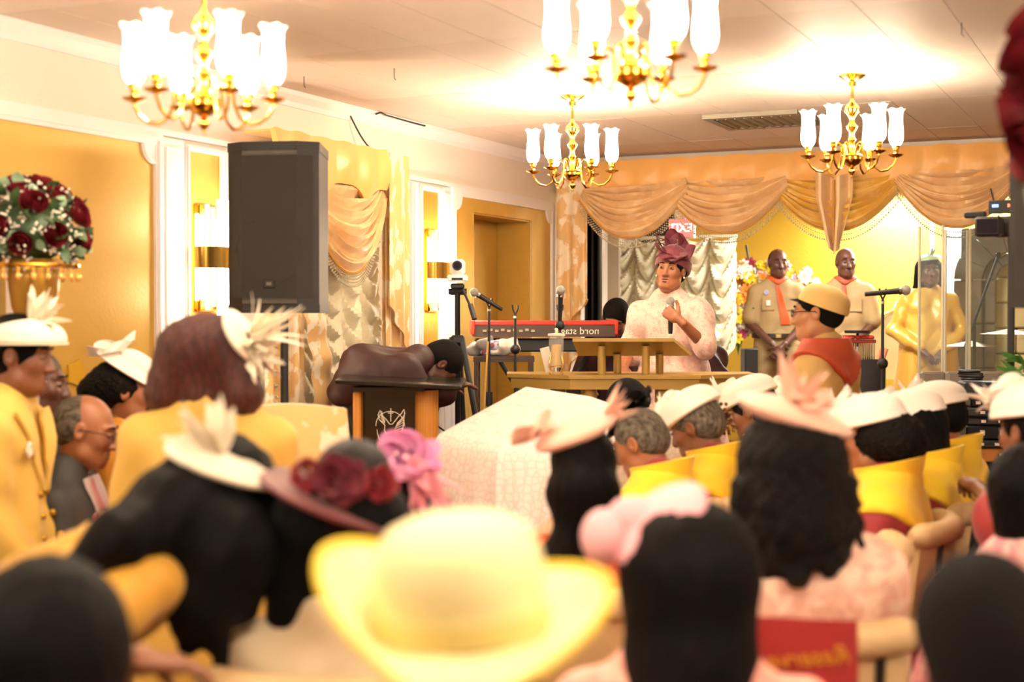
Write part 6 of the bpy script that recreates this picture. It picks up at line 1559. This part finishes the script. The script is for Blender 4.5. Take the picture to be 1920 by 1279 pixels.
# ---------------------------------------------------------------- gear stack at the right
GS = thing('equipment_rack', 'tall stack of black equipment cases and cables left of the right tripod leg', 'rack', XY(1852, 7.55, PF), YAW - .1, None)
z = 0; rnd = random.Random(2); zt_ = P(1850, 715, 7.55).z - PF; i = 0
M_rw = mat('reddish case', 0x7c3020, .5); cols_ = [M_black, M_spk2, M_blackm]
while z < zt_ - .04:
    h = rnd.choice((.05, .06, .075, .045)); m_ = M_rw if i in (5,) else mat('orange strap case', 0xb8742a, .5) if i == 9 else cols_[i % 3]
    if z > zt_ - .1: h = zt_ - z
    w_ = .25 + rnd.uniform(-.03, .02)
    c = MB().box((rnd.uniform(-.012, .012), rnd.uniform(-.01, .01), z + h / 2), (w_, .2, h - .003), bev=.008).build('equipment_case', m_, GS, local=True)
    for k in range(2): MB().box((-.06 + .1 * k + rnd.uniform(-.02, .02), -.105, z + h / 2), (.03, .012, h * .4), bev=.003).build('latch', M_chrome, c, local=True)
    z += h; i += 1
b = MB()
for k in range(4): b.tube([(-.08 + .05 * math.cos(a + k), .02 * k + .05 * math.sin(a), zt_ + .012 + .013 * k) for a in [j * PI / 8 for j in range(17)]], .008, 6)
tag(b.build('coiled_cable', M_black, GS, local=True), kind='stuff')
# ---------------------------------------------------------------- camcorder by the right speaker
cc = P(1868, 425, 6.3); CC = thing('camcorder', 'black camcorder with lens hood and small monitor high beside the right loudspeaker', 'camera', (cc.x, cc.y, cc.z), YAW - .5)
MB().box((.06, .03, 0), (.16, .10, .09), bev=.012).build('body', M_black, CC, local=True)
MB().tube([(.0, -.02, .0), (-.0, -.13, -.005)], [.035, .03], 16).build('lens', M_blackm, CC, local=True)
MB().box((.0, -.17, -.01), (.11, .09, .085), bev=.01).build('lens_hood', M_black, CC, local=True); MB().box((0, -.216, -.01), (.085, .004, .06)).build('lens_glass', MC['dark lens'], CC, local=True)
MB().box((-.09, .0, .055), (.09, .05, .028), bev=.005).build('side_box', M_spk2, CC, local=True)
mo = MB().box((.03, -.02, .085), (.12, .012, .06), bev=.004).build('monitor', M_black, CC, local=True)
MB().box((.0, -.028, .09), (.026, .002, .012)).build('blue_light', emis('blue display', 0x6090ff, 2), mo, local=True); MB().box((.06, -.028, .09), (.014, .002, .014)).build('red_light', emis('red display', 0xff6040, 2), mo, local=True)
MB().tube([(-.01, 0, .11), (-.025, 0, .17)], .004, 6).build('antenna', M_black, CC, local=True)
MB().tube([(.06, .03, -.045), (.06, .03, -cc.z + .03)], .016, 8).lathe([(.16, -cc.z), (.16, -cc.z + .015), (.02, -cc.z + .05)], (.06, .03, 0), 20).build('mounting_pole', M_black, CC, local=True)
# white lace shawl chair, ceiling hooks and cables
lp = P(1246, 795, 6.25); LS = MB().grid(lambda u, v: tuple(Vector((lp.x, lp.y, 0)) + Matrix.Rotation(YAW + .3, 3, 'Z') @ V3((u - .5) * (.16 + .1 * v), -.03 + .02 * math.sin(u * 16) * v - .05 * v, lp.z * (1 - v) + .01 * v)), 20, 14, .006).build('lace_drape', M_lace)
tag(LS, 'white lace drape hanging between the two choir members nearest the middle table', 'cloth')
for px, py in ((570, 143), (739, 128), (1803, 42)):
    c = ceil_pt(px, py); o = MB().tube([c, c + Vector((0, 0, -.045)), c + Vector((.008, 0, -.055))], .002, 5).build('ceiling_hook', M_black)
    tag(o, {570: 'tiny black hook in the ceiling right of the far left chandelier', 739: 'tiny black hook hanging from the ceiling left of the middle', 1803: 'tiny black hook in the ceiling at the upper right'}[px], 'hook')
for i, (px, py, s_) in enumerate(((905, 660, 1), (930, 655, .8), (948, 662, .9))):
    p = P(px, py, 8.5); zt_ = PF + (P(945, 668, 8.5).z - PF)
    cc_ = [rc((p.x - .05 * s_, p.y, zt_ + .045), (p.x + .05 * s_, p.y + .03, zt_ + .05), .04, .035, .03), rc((p.x, p.y - .03, zt_ + .07), (p.x + .03, p.y + .04, zt_ + .1 * s_), .03, .02, .03), rc((p.x - .06, p.y - .04, zt_ + .03), (p.x - .02, p.y + .05, zt_ + .03), .026, .026, .02)]
    o = np_mesh('towel', [sdf(cc_, .007, noise=folds(.008, 70, 60, 80, i), cut=lambda X, Y, Z, zt_=zt_: zt_ + .002 - Z + 0 * X + 0 * Y)], [mat('grey towel', 0x8a8380, .9), mat('floral cloth', 0xc3c4d4, .9, c2=0x8a4a58, ps=30), mat('white towel', 0xd8d4cc, .9)][i])
    tag(o, ['crumpled grey towel at the left of the low side table', 'crumpled floral cloth in the middle of the low side table', 'crumpled white towel at the right of the low side table'][i], 'cloth')
cb = thing('cable', 'yellowish cable hanging down the microphone stand beside the camera tripod', 'cable', XY(915, 8.15, PF), YAW)
MB().tube([(.0, -.03, P(0, 640, 8.15).z - PF), (-.03, -.035, .62), (-.02, -.04, .3), (-.05, -.05, .02)], .006, 6).build('cord', mat('tan cable', 0xc8a050, .5), cb, local=True)
